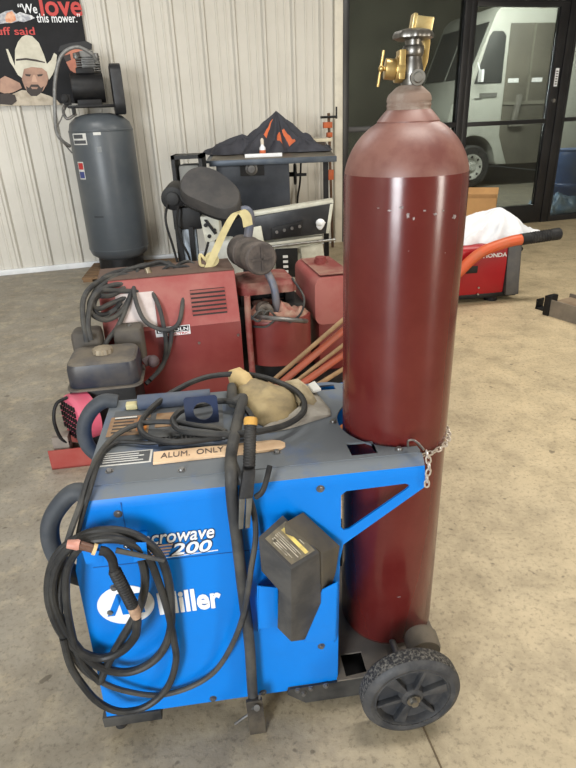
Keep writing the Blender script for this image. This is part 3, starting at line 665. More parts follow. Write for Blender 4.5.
# brass cap hooked over the back of the handwheel
g = G(); g.prism([(0.018, 0.022, 1.513), (0.028, 0.022, 1.508), (0.038, 0.022, 1.535), (0.041, 0.022, 1.566), (0.038, 0.022, 1.600), (0.022, 0.022, 1.600), (0.029, 0.022, 1.56), (0.027, 0.022, 1.535)], (0, 0.014, 0)); g.done('brass_clip', BRASS, gb, bevel=0.002)
g = G(); g.box((0.021, 0.018, 1.597), (0.034, 0.034, 0.028), (0.1, 0.12, 0.1)); g.box((0.004, 0.018, 1.598), (0.008, 0.03, 0.036), (0, 0.15, 0)); g.done('brass_block', pm('pale_brass', (214, 196, 144), 0.35, 0.9, dirt=(170, 136, 70), amt=0.7, scale=26), gb, bevel=0.002)
CHIP = pm('paint_chip', (160, 150, 150), 0.6, dirt=(60, 50, 52), amt=0.8, scale=60)
for az, z, w_, h_ in ((-24, 1.277, 0.010, 0.004), (-8, 1.268, 0.008, 0.014), (-3, 1.262, 0.006, 0.008), (16, 1.268, 0.012, 0.006), (24, 1.273, 0.006, 0.004), (38, 1.258, 0.016, 0.012), (-34, 1.281, 0.008, 0.003), (-14, 1.283, 0.012, 0.006), (6, 1.276, 0.008, 0.004), (12, 0.74, 0.014, 0.003), (-16, 0.72, 0.018, 0.002), (-6, 1.20, 0.003, 0.003), (30, 1.19, 0.003, 0.003), (4, 0.29, 0.014, 0.003)):
    g = G(); pts = []
    for k in range(9):
        a = 2 * math.pi * k / 9; rr = 0.75 + 0.25 * math.sin(k * 2.7 + az); A = R(az) + rr * math.cos(a) * w_ / 0.26
        pts.append((0.1284 * math.sin(A), -0.1284 * math.cos(A), z + rr * math.sin(a) * h_ / 2))
    g.face(pts); g.done('paint_chip', CHIP, gb)

# safety chain round the bottle
ch = thing('safety_chain', 'bright steel chain hooked round the maroon cylinder at the bracket tip', 'chain', MO, MA)
LINKM = pm('bright_chain', (214, 204, 192), 0.35, 0.55, dirt=(150, 140, 130), amt=0.5, scale=60)
def chain_link(p, d, roll):
    d = Vector(d).normalized(); x, y, _ = basis(d); s = x * math.cos(roll) + y * math.sin(roll); p = Vector(p)
    g = G(); L_, w_ = 0.0085, 0.0052
    pts = [p + d * (L_ * math.cos(t) + (0.0035 if math.cos(t) > 0 else -0.0035)) * 0.8 + s * w_ * math.sin(t) for t in [2 * math.pi * i / 14 for i in range(14)]]
    g.tube(pts, 0.0019, 7, 0, True); return g.done('link', LINKM, ch)
cpath = [(0.491, -0.012, 0.788), (0.497, -0.012, 0.764), (0.501, -0.012, 0.738), (0.498, -0.012, 0.712), (0.5, -0.012, 0.685)]
P = catmull(cpath, 8)
def along(path, step, roll0=0):
    acc = 0; last = path[0]; k = 0
    for a, b in zip(path, path[1:]):
        acc += (b - a).length
        if acc >= step: chain_link((a + b) / 2, b - a, (k % 2) * math.pi / 2 + roll0); acc = 0; k += 1
along(P, 0.0135)
g = G(); g.tube([(0.467, 0.035, 0.768), (0.465, 0.03, 0.786), (0.474, 0.025, 0.791), (0.483, 0.01, 0.788), (0.487, -0.01, 0.785)], 0.0026, 8, 5); g.done('hook', STEEL, ch)
cp = [Vector((0.494 + 0.0, 0.045, 0.735))]
for i in range(25):
    a = R(-78 + i * 6.5); cp.append(Vector((0.48 + 0.138 * math.cos(a), 0.191 + 0.138 * math.sin(a), 0.728 - 0.006 * math.sin(math.pi * i / 24))))
cp = catmull(cp, 6); along(cp, 0.0135, 0.4)

# ------------------------------------------------------------------ loose things on and against the welder
# wooden paddle with writing
wt = thing('wooden_paddle', 'pale wooden paddle with handwriting lying on the blue welder', 'wood tag', MO, MA)
pd = [(-0.100, 0.094), (0.15, 0.10), (0.185, 0.103), (0.197, 0.112), (0.198, 0.124), (0.188, 0.136), (0.17, 0.142), (-0.102, 0.140)]
WOODP = pm('pale_wood', (222, 192, 158), 0.65, dirt=(196, 160, 124), amt=0.6, scale=8)
sheet('paddle', [pd], 0.006, WOODP, wt, (0, -0.010, 0.7605), (1, 0, 0), (0, 1, 0), bev=0.0008)
INK = pm('marker_ink', (84, 70, 66), 0.6)
text('handwriting', 'ALUM.  ONLY', INK, wt, (-0.085, 0.098, 0.7642), (1, 0.02, 0), (0, 1, 0), width=0.142, size=0.1, bold=0.0, squash=0.022, depth=0.0004)
# leather glove and folded sheets at the back
gl = thing('leather_glove', 'dusty tan leather welding glove lying on the blue welder under cables', 'glove', MO, MA)
TAN = pm('tan_leather', (168, 150, 112), 0.85, dirt=(122, 110, 88), amt=0.75, scale=11, bump=0.2, bscale=50)
go = [(0.115, 0.487), (0.144, 0.488), (0.176, 0.454), (0.211, 0.406), (0.251, 0.372), (0.26, 0.321), (0.247, 0.265), (0.225, 0.221), (0.193, 0.201), (0.159, 0.208), (0.131, 0.24), (0.117, 0.292), (0.108, 0.364), (0.101, 0.429)]
pillow('palm', go, 0.758, 0.036, TAN, gl, 3, 0.2, 22)
pillow('cuff', [(0.081, 0.516), (0.117, 0.516), (0.149, 0.473), (0.156, 0.418), (0.131, 0.384), (0.105, 0.415), (0.085, 0.459)], 0.766, 0.03, pm('glove_cuff', (204, 178, 128), 0.85, dirt=(168, 140, 96), amt=0.6, scale=14), gl, 5, 0.4, 26)
pillow('thumb', [(0.23, 0.429), (0.271, 0.433), (0.298, 0.356), (0.31, 0.298), (0.293, 0.262), (0.267, 0.261), (0.253, 0.31)], 0.760, 0.030, pm('glove_thumb', (182, 168, 138), 0.85, dirt=(142, 128, 100), amt=0.6, scale=14), gl, 8, 0.3, 30)
fp = thing('folded_bag', 'flat grey brown folded plastic bag lying beside the tan glove', 'bag', MO, MA)
BAG = pm('bag_grey', (140, 134, 124), 0.5, dirt=(176, 170, 158), amt=0.8, scale=14, bump=0.15)
pillow('bag_sheet', [(0.152, 0.198), (0.199, 0.219), (0.248, 0.242), (0.286, 0.368), (0.31, 0.409), (0.335, 0.263), (0.331, 0.23), (0.278, 0.209), (0.22, 0.185), (0.17, 0.175)], 0.758, 0.012, BAG, fp, 11, 0.6, 20)
g = G(); g.prism([(0.297, 0.382, 0.775), (0.317, 0.398, 0.775), (0.326, 0.344, 0.775), (0.303, 0.336, 0.775)], (0.002, 0.004, 0.004)); g.done('bag_corner', OFFW, fp)

# long-sided grey containers standing in the holder
SHELL = pm('grey_shell', (52, 52, 53), 0.6, dirt=(82, 80, 77), amt=0.6, scale=12, bump=0.06)
SHELL2 = pm('dusty_shell', (78, 72, 61), 0.75, dirt=(60, 58, 55), amt=0.7, scale=12, bump=0.06)
c1 = thing('rod_box', 'dark grey tapering box with yellow printed label in the blue holder', 'box', MO, MA)
r1 = [[(0.114, -0.075, 0.655), (0.173, -0.024, 0.665), (0.245, -0.07, 0.591), (0.176, -0.115, 0.595)], [(0.115, -0.075, 0.563), (0.178, -0.022, 0.557), (0.247, -0.066, 0.478), (0.174, -0.112, 0.54)], [(0.149, -0.08, 0.508), (0.204, -0.03, 0.45), (0.247, -0.064, 0.436), (0.174, -0.108, 0.502)], [(0.142, -0.076, 0.39), (0.18, -0.04, 0.356), (0.207, -0.066, 0.328), (0.171, -0.094, 0.36)]]
def ins(r, f):
    c = sum((Vector(p) for p in r), Vector()) / 4; return [c + (Vector(p) - c) * f for p in r]
g = G(); g.loft(r1[::-1]); g.done('shell', SHELL, c1, bevel=0.0025)
T = [Vector(p) for p in r1[0]]; nrm = (T[3] - T[0]).cross(T[2] - T[3]).normalized()
if nrm.y > 0: nrm = -nrm
def onlab(a, b, k=0.0012):   # a along the long edge 0-3 -> b across
    p = (T[0] * (1 - a) + T[3] * a) * (1 - b) + (T[1] * (1 - a) + T[2] * a) * b
    return p + nrm * k
def lab(name, a0, b0, a1, b1, mat, k):
    g = G(); g.face([onlab(a0, b0, k), onlab(a1, b0, k), onlab(a1, b1, k), onlab(a0, b1, k)]); return g.done(name, mat, c1)
lab('label', 0.12, 0.1, 0.92, 0.92, pm('label_charcoal', (92, 86, 74), 0.6, dirt=(132, 122, 98), amt=0.6, scale=30), 0.0012)
YEL = pm('label_yellow', (222, 200, 112), 0.6, dirt=(170, 152, 104), amt=0.7, scale=60)
lab('label_stripe', 0.2, 0.62, 0.88, 0.74, YEL, 0.0018)
PALE = pm('label_pale', (190, 184, 168), 0.6, dirt=(96, 90, 80), amt=0.8, scale=70)
for k, (b0, a0, a1) in enumerate(((0.80, 0.16, 0.7), (0.86, 0.16, 0.55), (0.50, 0.2, 0.85), (0.44, 0.2, 0.75), (0.38, 0.2, 0.86), (0.30, 0.22, 0.6), (0.24, 0.22, 0.8), (0.18, 0.3, 0.7))):
    lab('label_lines', a0, b0, a1, b0 + 0.028, PALE, 0.0019)
g = G(); g.box(onlab(0.3, 0.26, 0.0008), (0.006, 0.004, 0.008)); g.done('latch', SHELL2, c1)
c2 = thing('rod_box', 'brown dusty box leaning behind the grey labelled box in the holder', 'box', MO, MA)
r2 = [[(0.171, -0.058, 0.67), (0.22, -0.006, 0.653), (0.3, -0.022, 0.559), (0.251, -0.064, 0.582)], [(0.176, -0.056, 0.567), (0.219, -0.006, 0.54), (0.291, -0.02, 0.481), (0.25, -0.06, 0.465)], [(0.186, -0.042, 0.396), (0.215, -0.008, 0.375), (0.262, -0.018, 0.358), (0.237, -0.044, 0.363)]]
g = G(); g.loft(r2[::-1]); g.done('shell', SHELL2, c2, bevel=0.002)

# stick electrode holder with its cable coiled over the lid
st = thing('electrode_holder', 'black ribbed electrode holder with yellow collar hanging over the blue side', 'electrode holder', MO, MA)
pA, pB, pC, pD = [Vector(p) for p in [(0.12, 0.045, 0.849), (0.108, -0.012, 0.781), (0.096, -0.035, 0.733), (0.087, -0.05, 0.665)]]
pA.z += 0.012; pB.z += 0.006
g = G(); ax = pB - pA
pr = [(0.0, 0)] + [(0.0125 + (0.0012 if k % 2 else 0), ax.length * (0.02 + 0.96 * k / 30)) for k in range(31)] + [(0.0, ax.length)]
g.lathe(pr, pA, ax, 20); g.done('grip', BLKR, st)
g = G(); dA = ax.normalized(); g.lathe([(0, -0.012), (0.013, -0.012), (0.0148, -0.008), (0.0148, 0.004), (0.0128, 0.006)], pA, ax, 20); g.done('collar', pm('collar_yellow', (190, 146, 70), 0.65, dirt=(150, 116, 64), amt=0.5, scale=30), st)
g = G(); g.loft([[pB + Vector((x, y, 0)) for x, y in ((-.013, -.012), (.013, -.012), (.013, .012), (-.013, .012))], [pC + Vector((x, y, 0)) for x, y in ((-.015, -.012), (.015, -.012), (.015, .012), (-.015, .012))]]); g.done('head', BLKR, st, bevel=0.004)
JAW = pm('jaw_grey', (92, 90, 84), 0.6, 0.3, dirt=(60, 58, 54), amt=0.6, scale=20)
for sx in (-1, 1):
    g = G(); g.loft([[pC + Vector((sx * 0.0075 + x, y, 0.002)) for x, y in ((-.0065, -.009), (.0065, -.009), (.0065, .009), (-.0065, .009))], [pD + Vector((sx * 0.007 + x, y, 0)) for x, y in ((-.005, -.006), (.005, -.006), (.005, .006), (-.005, .006))]]); g.done('jaw', JAW, st, bevel=0.002)
g = G(); g.tube([(0.117, -0.035, 0.728), (0.13, -0.04, 0.742), (0.14, -0.03, 0.759), (0.152, -0.006, 0.782)], 0.0062, 10, 5); g.done('lever', BLKR, st)
g = G(); g.tube([pA] + [tuple(q) for q in [(0.132, 0.189, 0.79), (0.121, 0.244, 0.79), (0.096, 0.288, 0.79), (0.061, 0.307, 0.79), (0.017, 0.299, 0.79), (-0.021, 0.289, 0.79), (-0.05, 0.262, 0.79), (-0.06, 0.222, 0.79), (-0.042, 0.174, 0.79), (0.005, 0.15, 0.79), (0.063, 0.134, 0.79), (0.132, 0.13, 0.79), (0.204, 0.149, 0.79), (0.252, 0.196, 0.79), (0.267, 0.259, 0.79), (0.256, 0.327, 0.79), (0.216, 0.393, 0.79), (0.165, 0.445, 0.79), (0.102, 0.472, 0.79), (0.037, 0.472, 0.79), (-0.011, 0.448, 0.79), (-0.05, 0.41, 0.79), (-0.089, 0.372, 0.785), (-0.12, 0.324, 0.78), (-0.139, 0.262, 0.78), (-0.137, 0.21, 0.78), (-0.113, 0.176, 0.775), (-0.061, 0.147, 0.775), (0.004, 0.144, 0.775), (0.064, 0.151, 0.775), (0.121, 0.158, 0.77)]], 0.0078, 9, 5); g.done('cable', CABLE, st)
# heavy work lead hanging down the side, clamp at the end
wl_ = thing('work_lead', 'thick grey black work lead draped down the blue side with a clamp', 'cable', MO, MA)
g = G(); g.tube([(0.09, 0.42, 0.775), (0.088, 0.3, 0.785)] + [(0.115, 0.313, 0.79), (0.097, 0.206, 0.79), (0.083, 0.12, 0.785), (0.073, 0.06, 0.778), (0.07, -0.012, 0.786), (0.067, -0.022, 0.717), (0.07, -0.025, 0.598), (0.072, -0.025, 0.467), (0.076, -0.026, 0.307), (0.073, -0.03, 0.154), (0.073, -0.045, 0.095)], 0.0135, 12, 5); g.done('lead', CABLE2, wl_)
g = G()
g.prism([(0.054, -0.055, 0.125), (0.095, -0.055, 0.127), (0.1, -0.055, -0.014), (0.057, -0.055, -0.024)], (0, 0.01, 0)); g.done('clamp_jaw', pm('clamp_dark', (62, 58, 54), 0.6, 0.4, dirt=(104, 96, 84), amt=0.6, scale=14), wl_, bevel=0.002)
g = G(); g.cyl((0.08, -0.06, 0.107), (0.08, -0.066, 0.115), 0.008, n=8); g.tube([(0.021, -0.05, 0.045), (0.043, -0.05, 0.063), (0.064, -0.05, 0.081), (0.084, -0.05, 0.111), (0.091, -0.05, 0.143)], 0.003, 8, 4); g.done('clamp_bolt', DSTEEL, wl_)

# tig torch, lead coiled on the hook
tg = thing('tig_torch', 'welding torch with pink cup and black cable coil on the blue side', 'torch', MO, MA)
CUP = pm('ceramic_pink', (206, 152, 136), 0.5, dirt=(160, 104, 88), amt=0.6, scale=30)
def t3(*p): return [Vector(q) for q in p]
a0, a1, a2, a3, a4, a5, a6 = [Vector(q) for q in [(-0.262, -0.085, 0.701), (-0.239, -0.085, 0.695), (-0.216, -0.085, 0.682), (-0.192, -0.085, 0.67), (-0.184, -0.085, 0.622), (-0.162, -0.085, 0.519), (-0.158, -0.085, 0.487)]]
g = G(); g.lathe([(0, 0), (0.0085, 0.0), (0.0095, 0.01), (0.011, (a1 - a0).length * 0.8), (0.0095, (a1 - a0).length)], a0, a1 - a0, 20); g.done('cup', CUP, tg)
g = G(); g.tube([a1, a2], 0.0085, 14, 0); g.done('head_sleeve', pm('sleeve_brown', (112, 76, 58), 0.5, dirt=(70, 54, 46), amt=0.6, scale=20), tg)
g = G(); g.lathe([(0, 0), (0.0115, 0.0), (0.0115, 0.007), (0, 0.007)], a2, a3 - a2, 20); g.done('ring', pm('ring_cream', (214, 188, 140), 0.5), tg)
g = G(); g.tube([a2 + (a3 - a2) * 0.5, a3, (a3 + a4) / 2 + Vector((0.004, 0, 0.004)), a4], 0.0095, 14, 5); g.done('neck', BLKR, tg)
g = G(); ax = a5 - a4; g.lathe([(0, -0.004), (0.0105, -0.003)] + [(0.0115 + (0.0022 if k % 2 else 0), ax.length * k / 30) for k in range(31)] + [(0.0, ax.length + 0.001)], a4, ax, 18); g.done('grip', BLKR, tg)
g = G(); ax = a6 - a5; g.lathe([(0.0, 0), (0.012, 0.0), (0.0125, ax.length * .5), (0.010, ax.length), (0, ax.length)], a5, ax, 18); g.done('tape_wrap', pm('tape_tan', (170, 140, 116), 0.7, dirt=(110, 90, 76), amt=0.6, scale=40), tg)
b0, b1 = [Vector(q) for q in [(-0.174, -0.08, 0.668), (-0.083, -0.08, 0.626)]]
g = G(); g.tube([b0, b1], [0.006, 0.0045, 0.004], 12, 0); g.done('back_cap', CABLE2, tg)
g = G(); g.tube([a6] + [(-0.165, -0.07, 0.448), (-0.182, -0.05, 0.389), (-0.222, -0.04, 0.34), (-0.271, -0.035, 0.324), (-0.313, -0.04, 0.364), (-0.337, -0.045, 0.437), (-0.34, -0.05, 0.531), (-0.322, -0.05, 0.606), (-0.293, -0.05, 0.655), (-0.251, -0.05, 0.685), (-0.205, -0.05, 0.697), (-0.157, -0.05, 0.687), (-0.12, -0.05, 0.658), (-0.096, -0.045, 0.61), (-0.088, -0.04, 0.537), (-0.092, -0.035, 0.456), (-0.105, -0.03, 0.371), (-0.136, -0.03, 0.305), (-0.184, -0.03, 0.267), (-0.236, -0.03, 0.263), (-0.286, -0.035, 0.307), (-0.316, -0.04, 0.383), (-0.33, -0.045, 0.472), (-0.329, -0.05, 0.552), (-0.303, -0.055, 0.627), (-0.262, -0.06, 0.677), (-0.215, -0.06, 0.691), (-0.166, -0.06, 0.681), (-0.137, -0.055, 0.636), (-0.134, -0.045, 0.563), (-0.151, -0.04, 0.489), (-0.184, -0.035, 0.423), (-0.226, -0.03, 0.352), (-0.266, -0.028, 0.281), (-0.286, -0.03, 0.239)], 0.0098, 10, 5); cb = g.done('cable', CABLE, tg)
g = G(); g.tube([(-0.286, -0.03, 0.239), (-0.301, -0.035, 0.283), (-0.315, -0.04, 0.348), (-0.313, -0.045, 0.448), (-0.303, -0.05, 0.539), (-0.283, -0.055, 0.616), (-0.247, -0.065, 0.672), (-0.207, -0.07, 0.69), (-0.157, -0.07, 0.681), (-0.121, -0.06, 0.633), (-0.108, -0.05, 0.55), (-0.1, -0.04, 0.444), (-0.099, -0.03, 0.344), (-0.102, -0.028, 0.276), (-0.125, -0.028, 0.203), (-0.16, -0.03, 0.155), (-0.207, -0.035, 0.132), (-0.258, -0.04, 0.142), (-0.297, -0.045, 0.191), (-0.32, -0.05, 0.265), (-0.334, -0.05, 0.334), (-0.333, -0.05, 0.417)], 0.0085, 10, 5); g.done('cable', CABLE, tg)
# thinner lead running along the lid, down the left end and looping up across the side
tl = thing('thin_lead', 'thinner grey cable looping under the torch coil and up the blue side', 'cable', MO, MA)
g = G(); g.tube([(0.065, 0.152, 0.785), (0.043, 0.167, 0.79), (0.005, 0.184, 0.79), (-0.068, 0.228, 0.785), (-0.142, 0.242, 0.78), (-0.197, 0.202, 0.775), (-0.225, 0.125, 0.77), (-0.233, 0.038, 0.765), (-0.243, -0.015, 0.741), (-0.278, -0.03, 0.668), (-0.311, -0.04, 0.573), (-0.329, -0.045, 0.465), (-0.33, -0.04, 0.367), (-0.31, -0.035, 0.285), (-0.276, -0.03, 0.23), (-0.225, -0.025, 0.184), (-0.157, -0.02, 0.152), (-0.081, -0.018, 0.163), (-0.017, -0.02, 0.207), (0.034, -0.03, 0.303), (0.07, -0.045, 0.419), (0.094, -0.05, 0.546), (0.111, -0.03, 0.624), (0.108, -0.02, 0.697), (0.087, -0.015, 0.766), (0.075, 0.072, 0.77)], 0.0066, 9, 5); g.done('lead', CABLE2, tl)
g = G(); g.tube([(0.064, 0.146, 0.775), (-0.02, 0.157, 0.77), (-0.113, 0.165, 0.768), (-0.186, 0.189, 0.765), (-0.216, 0.149, 0.765), (-0.222, 0.075, 0.765), (-0.223, 0.004, 0.762), (-0.239, -0.012, 0.725), (-0.258, -0.012, 0.676), (-0.271, -0.016, 0.633)], 0.0052, 9, 5); g.done('lead_tail', CABLE, tl)
# ================================================================== machines behind the welder
# red engine driven welder
LO, LA = (-0.95, 2.75, 0), 12.0
lw = thing('engine_welder', 'large red engine driven welder with louvres and canister muffler', 'welder', LO, LA)
REDB = pm('red_body', (112, 40, 38), 0.42, dirt=(128, 64, 58), amt=0.5, scale=3.5, bump=0.02)
REDS = pm('red_body_dusty', (146, 70, 67), 0.62, dirt=(160, 104, 96), amt=0.6, scale=4, bump=0.03)
TOPD = pm('dusty_top', (96, 76, 66), 0.85, dirt=(74, 62, 56), amt=0.6, scale=9)
g = G(); g.prism([(0.03, 0.0, 0.06), (0.03, 0.38, 0.06), (0.03, 0.38, 0.725), (0.03, 0.10, 0.725), (0.03, 0.0, 0.47)], (0.70, 0, 0)); g.done('body', REDB, lw, bevel=0.008)
def slope(u, z): return (u, (z - 0.47) / 0.255 * 0.10, z)
SN = Vector((0, -0.93, 0.365))
def sq(name, u0, z0, u1, z1, k, mat, par=None):
    g = G(); q = [Vector(slope(u, z)) + SN * k for u, z in ((u0, z0), (u1, z0), (u1, z1), (u0, z1))]; g.prism(q, SN * 0.0015); return g.done(name, mat, par or lw)
sq('upper_panel', 0.034, 0.475, 0.726, 0.722, 0.0005, REDS)
flat('top_cover', 0.03, 0.105, 0.73, 0.38, 0.7255, TOPD, lw, 0.003)
vb_ = sq('louvre_panel', 0.485, 0.522, 0.665, 0.648, 0.002, pm('louvre_black', (40, 30, 30), 0.7))
for k in range(6):
    g = G(); z = 0.530 + 0.0205 * k; q = [Vector(slope(u, zz)) + SN * kk for u, zz, kk in ((0.485, z, 0.003), (0.665, z, 0.003), (0.665, z + 0.011, 0.010), (0.485, z + 0.011, 0.010))]; g.prism(q, SN * 0.002); g.done('louvre', REDS, vb_)
sq('paper_label', 0.11, 0.495, 0.30, 0.66, 0.003, pm('paper_label', (206, 196, 192), 0.6, dirt=(180, 160, 156), amt=0.6, scale=8))
g = G(); g.mm((0.285, -0.004, 0.437), (0.462, -0.001, 0.487)); pl = g.done('name_plate', WHITE, lw)
g = G(); g.mm((0.290, -0.0055, 0.456), (0.457, -0.004, 0.484)); g.done('plate_field', BLK, pl)
text('plate_name', 'LINCOLN', WHITE, pl, (0.296, -0.0062, 0.461), width=0.155, size=0.05, bold=0.02, squash=0.018)
text('plate_word', 'ELECTRIC', pm('plate_red', (180, 30, 30), 0.5), pl, (0.345, -0.0048, 0.4405), width=0.11, size=0.05, bold=0.02, squash=0.011)
for u, z in ((0.71, 0.40), (0.71, 0.2), (0.06, 0.40), (0.5, 0.38)):
    g = G(); g.cyl((u, 0, z), (u, -0.005, z), 0.007, n=10); g.done('screw', STEEL, lw)
g = G(); g.mm((-0.05, 0.02, 0.0), (1.45, 0.60, 0.06)); g.done('skid', BLK, lw)
# engine bay on the right
g = G(); g.mm((0.735, 0.14, 0.06), (1.12, 0.58, 0.5)); g.done('engine_block', BLK, lw, bevel=0.02)
g = G()
pts = []
for i in range(13):
    a = R(200 + 140 * i / 12); pts.append((0.955 + 0.195 * math.cos(a), 0.16 + 0.17 * math.sin(a)))
g.loft([[(x, y, z) for x, y in pts + [(1.10, 0.3), (0.79, 0.3)]] for z in (0.19, 0.43, 0.45)]); g.done('engine_shroud', REDB, lw, bevel=0.006)
pillow('shroud_top', [(x * 0.96 + 0.036, y * 0.96 + 0.01) for x, y in pts] + [(1.09, 0.3), (0.80, 0.3)], 0.448, 0.06, pm('shroud_dust', (150, 96, 84), 0.8, dirt=(176, 150, 132), amt=0.8, scale=12), lw, 2, 0.6, 16)
g = G(); g.torus((0.955, 0.02, 0.455), (0.2, 0.3, 1), 0.135, 0.012, 28, 8); g.done('band', DSTEEL, lw)
g = G(); g.loft([[(x * k + 0.9 * (1 - k), y * k + 0.27 * (1 - k), z) for x, y in rrect(0.745, 0.12, 1.075, 0.42, 0.05)] for z, k in ((0.572, 1), (0.615, 1), (0.635, 0.9), (0.645, 0.5))]); g.done('air_box', REDD, lw)
g = G(); g.mm((0.76, 0.16, 0.45), (0.80, 0.38, 0.58)); g.mm((1.02, 0.2, 0.45), (1.07, 0.38, 0.58)); g.mm((0.8, 0.3, 0.45), (1.02, 0.4, 0.57)); g.done('engine_head', BLK, lw)
g = G(); g.tube([(0.775, 0.02, 0.60), (0.772, 0.015, 0.45), (0.775, 0.01, 0.12)], 0.017, 12, 3); g.done('oil_filler', REDD, lw)
g = G(); g.cyl((0.87, 0.09, 0.50), (0.87, 0.03, 0.50), 0.045, n=24); g.cyl((0.87, 0.03, 0.50), (0.87, 0.02, 0.50), 0.02, n=16); g.done('carburettor', pm('carb_grey', (120, 112, 104), 0.5, 0.4, dirt=(52, 46, 44), amt=0.7, scale=20), lw)
for pts in ([(0.78, 0.02, 0.50), (0.82, -0.02, 0.47), (0.88, -0.01, 0.52), (0.95, 0.0, 0.45), (1.05, 0.02, 0.46), (1.09, 0.05, 0.55), (1.05, 0.15, 0.64)], [(0.80, 0.05, 0.42), (0.86, -0.03, 0.44), (0.93, -0.03, 0.48), (1.0, -0.01, 0.44)], [(0.76, 0.03, 0.44), (0.84, -0.02, 0.53), (0.9, 0.02, 0.46), (0.99, -0.02, 0.47)]):
    g = G(); g.tube(pts, 0.006, 7, 5); g.done('engine_wire', CABLE2, lw)
MUF = pm('muffler_brown', (62, 56, 54), 0.7, dirt=(104, 94, 87), amt=0.6, scale=12, bump=0.06)
g = G(); ma, mb = Vector((0.807, 0.36, 0.772)), Vector((0.872, 0.06, 0.779)); axm = (mb - ma).normalized()
g.lathe([(0, 0), (0.076, 0.0), (0.088, 0.01), (0.088, 0.10), (0.092, 0.104), (0.092, 0.118), (0.088, 0.122), (0.088, (mb - ma).length - 0.012), (0.078, (mb - ma).length), (0, (mb - ma).length + 0.003)], ma, axm, 36); mu = g.done('muffler', MUF, lw)
xm, ym, _ = basis(axm)
for d in (xm, ym):
    g = G(); c = mb + axm * 0.003; o_ = xm if d is ym else ym
    g.prism([c - d * 0.062 - o_ * 0.006, c + d * 0.062 - o_ * 0.006, c + d * 0.062 + o_ * 0.006, c - d * 0.062 + o_ * 0.006], axm * 0.004); g.done('cap_rib', MUF, mu)
g = G(); c = ma + axm * 0.075; g.box(c + xm * 0.0 + Vector((-0.02, -0.085, 0.0)), (0.05, 0.03, 0.04)); g.done('clamp', DSTEEL, mu, bevel=0.004)
PIPE = pm('pipe_grey_blue', (96, 102, 118), 0.5, 0.3, dirt=(124, 116, 112), amt=0.6, scale=14)
g = G(); g.tube([(0.905, 0.13, 0.70), (0.93, 0.09, 0.63), (0.94, 0.08, 0.55), (0.94, 0.09, 0.44)], 0.021, 14, 6); g.done('intake_pipe', PIPE, lw)
g = G(); g.tube([(0.83, 0.27, 0.82), (0.845, 0.26, 0.90), (0.855, 0.25, 0.965), (0.84, 0.25, 1.0), (0.81, 0.25, 1.0)], 0.024, 14, 6); g.done('exhaust_pipe', PIPE, lw)
# fuel tank
g = G(); sec = rrect(1.165, 0.365, 1.415, 0.635, 0.05); g.loft([[(x, y, z + (y - 0.06) * 0.02) for x, z in sec] for y in (0.10, 0.11, 0.56, 0.57)]); ft = g.done('fuel_tank', REDS, lw, bevel=0.006)
flat('tank_top', 1.20, 0.12, 1.38, 0.55, 0.6465, REDD, ft, 0.003)
g = G(); g.cyl((1.285, 0.40, 0.64), (1.285, 0.40, 0.67), 0.04, n=24); g.cyl((1.285, 0.40, 0.67), (1.285, 0.40, 0.685), 0.032, n=10); g.done('tank_cap', REDD, ft)
g = G(); g.mm((1.2, 0.15, 0.06), (1.4, 0.55, 0.37)); g.done('tank_stand', REDB, lw, bevel=0.01)

# welding cables heaped on the red welder
def zoomcab(name, label, path, r, mat, extra=None):
    o = thing(name, label, 'cable', LO, LA); g = G(); g.tube(path, r, 9, 5); g.done('lead', mat, o)
    for p in (extra or []):
        g = G(); g.tube(p, r, 9, 5); g.done('lead', mat, o)
    return o
zoomcab('welding_cable', 'grey welding cable coil heaped on the left end of the red welder', [(-0.037, -0.14, 0.5), (-0.036, -0.12, 0.615), (-0.02, -0.08, 0.7), (0.026, 0.05, 0.73), (0.131, 0.2, 0.73), (0.25, 0.2, 0.703), (0.344, 0.2, 0.71), (0.349, 0.16, 0.671), (0.274, 0.1, 0.657), (0.167, 0.07, 0.675), (0.049, 0, 0.706), (0.001, -0.06, 0.672), (0.002, -0.08, 0.618), (0.058, -0.05, 0.572), (0.126, 0, 0.585), (0.17, 0.05, 0.628), (0.206, 0.12, 0.674), (0.241, 0.25, 0.713)], 0.013, CABLE2,
  [[(-0.017, -0.14, 0.508), (-0.017, -0.12, 0.593), (0.018, -0.06, 0.69), (0.095, 0.06, 0.711), (0.219, 0.14, 0.694), (0.316, 0.2, 0.691), (0.401, 0.3, 0.708), (0.34, 0.34, 0.727), (0.233, 0.3, 0.729), (0.121, 0.2, 0.725), (0.037, 0.05, 0.709), (0.011, -0.05, 0.678), (0.026, -0.05, 0.632), (0.094, 0.02, 0.634), (0.171, 0.08, 0.641), (0.285, 0.1, 0.661)], [(0.047, -0.02, 0.686), (0.1, 0.03, 0.672), (0.168, 0.1, 0.688), (0.238, 0.14, 0.687), (0.296, 0.12, 0.67), (0.357, 0.2, 0.687), (0.348, 0.33, 0.712), (0.276, 0.35, 0.736), (0.191, 0.28, 0.732), (0.093, 0.14, 0.722), (0.033, 0.02, 0.702), (-0.005, -0.05, 0.64), (0.032, -0.05, 0.585), (0.11, 0, 0.608)]])
zoomcab('welding_cable', 'dark welding cable wound loosely behind the coil on top of the red welder', [(0.024, 0.1, 0.707), (0.071, 0.2, 0.73), (0.162, 0.26, 0.739), (0.266, 0.3, 0.743), (0.353, 0.34, 0.748), (0.404, 0.32, 0.726), (0.376, 0.24, 0.703), (0.301, 0.18, 0.697), (0.21, 0.15, 0.703), (0.122, 0.1, 0.708), (0.053, 0, 0.7), (0.016, -0.05, 0.658), (0.027, -0.06, 0.609), (0.08, -0.02, 0.596), (0.136, 0.03, 0.627)], 0.012, CABLE)
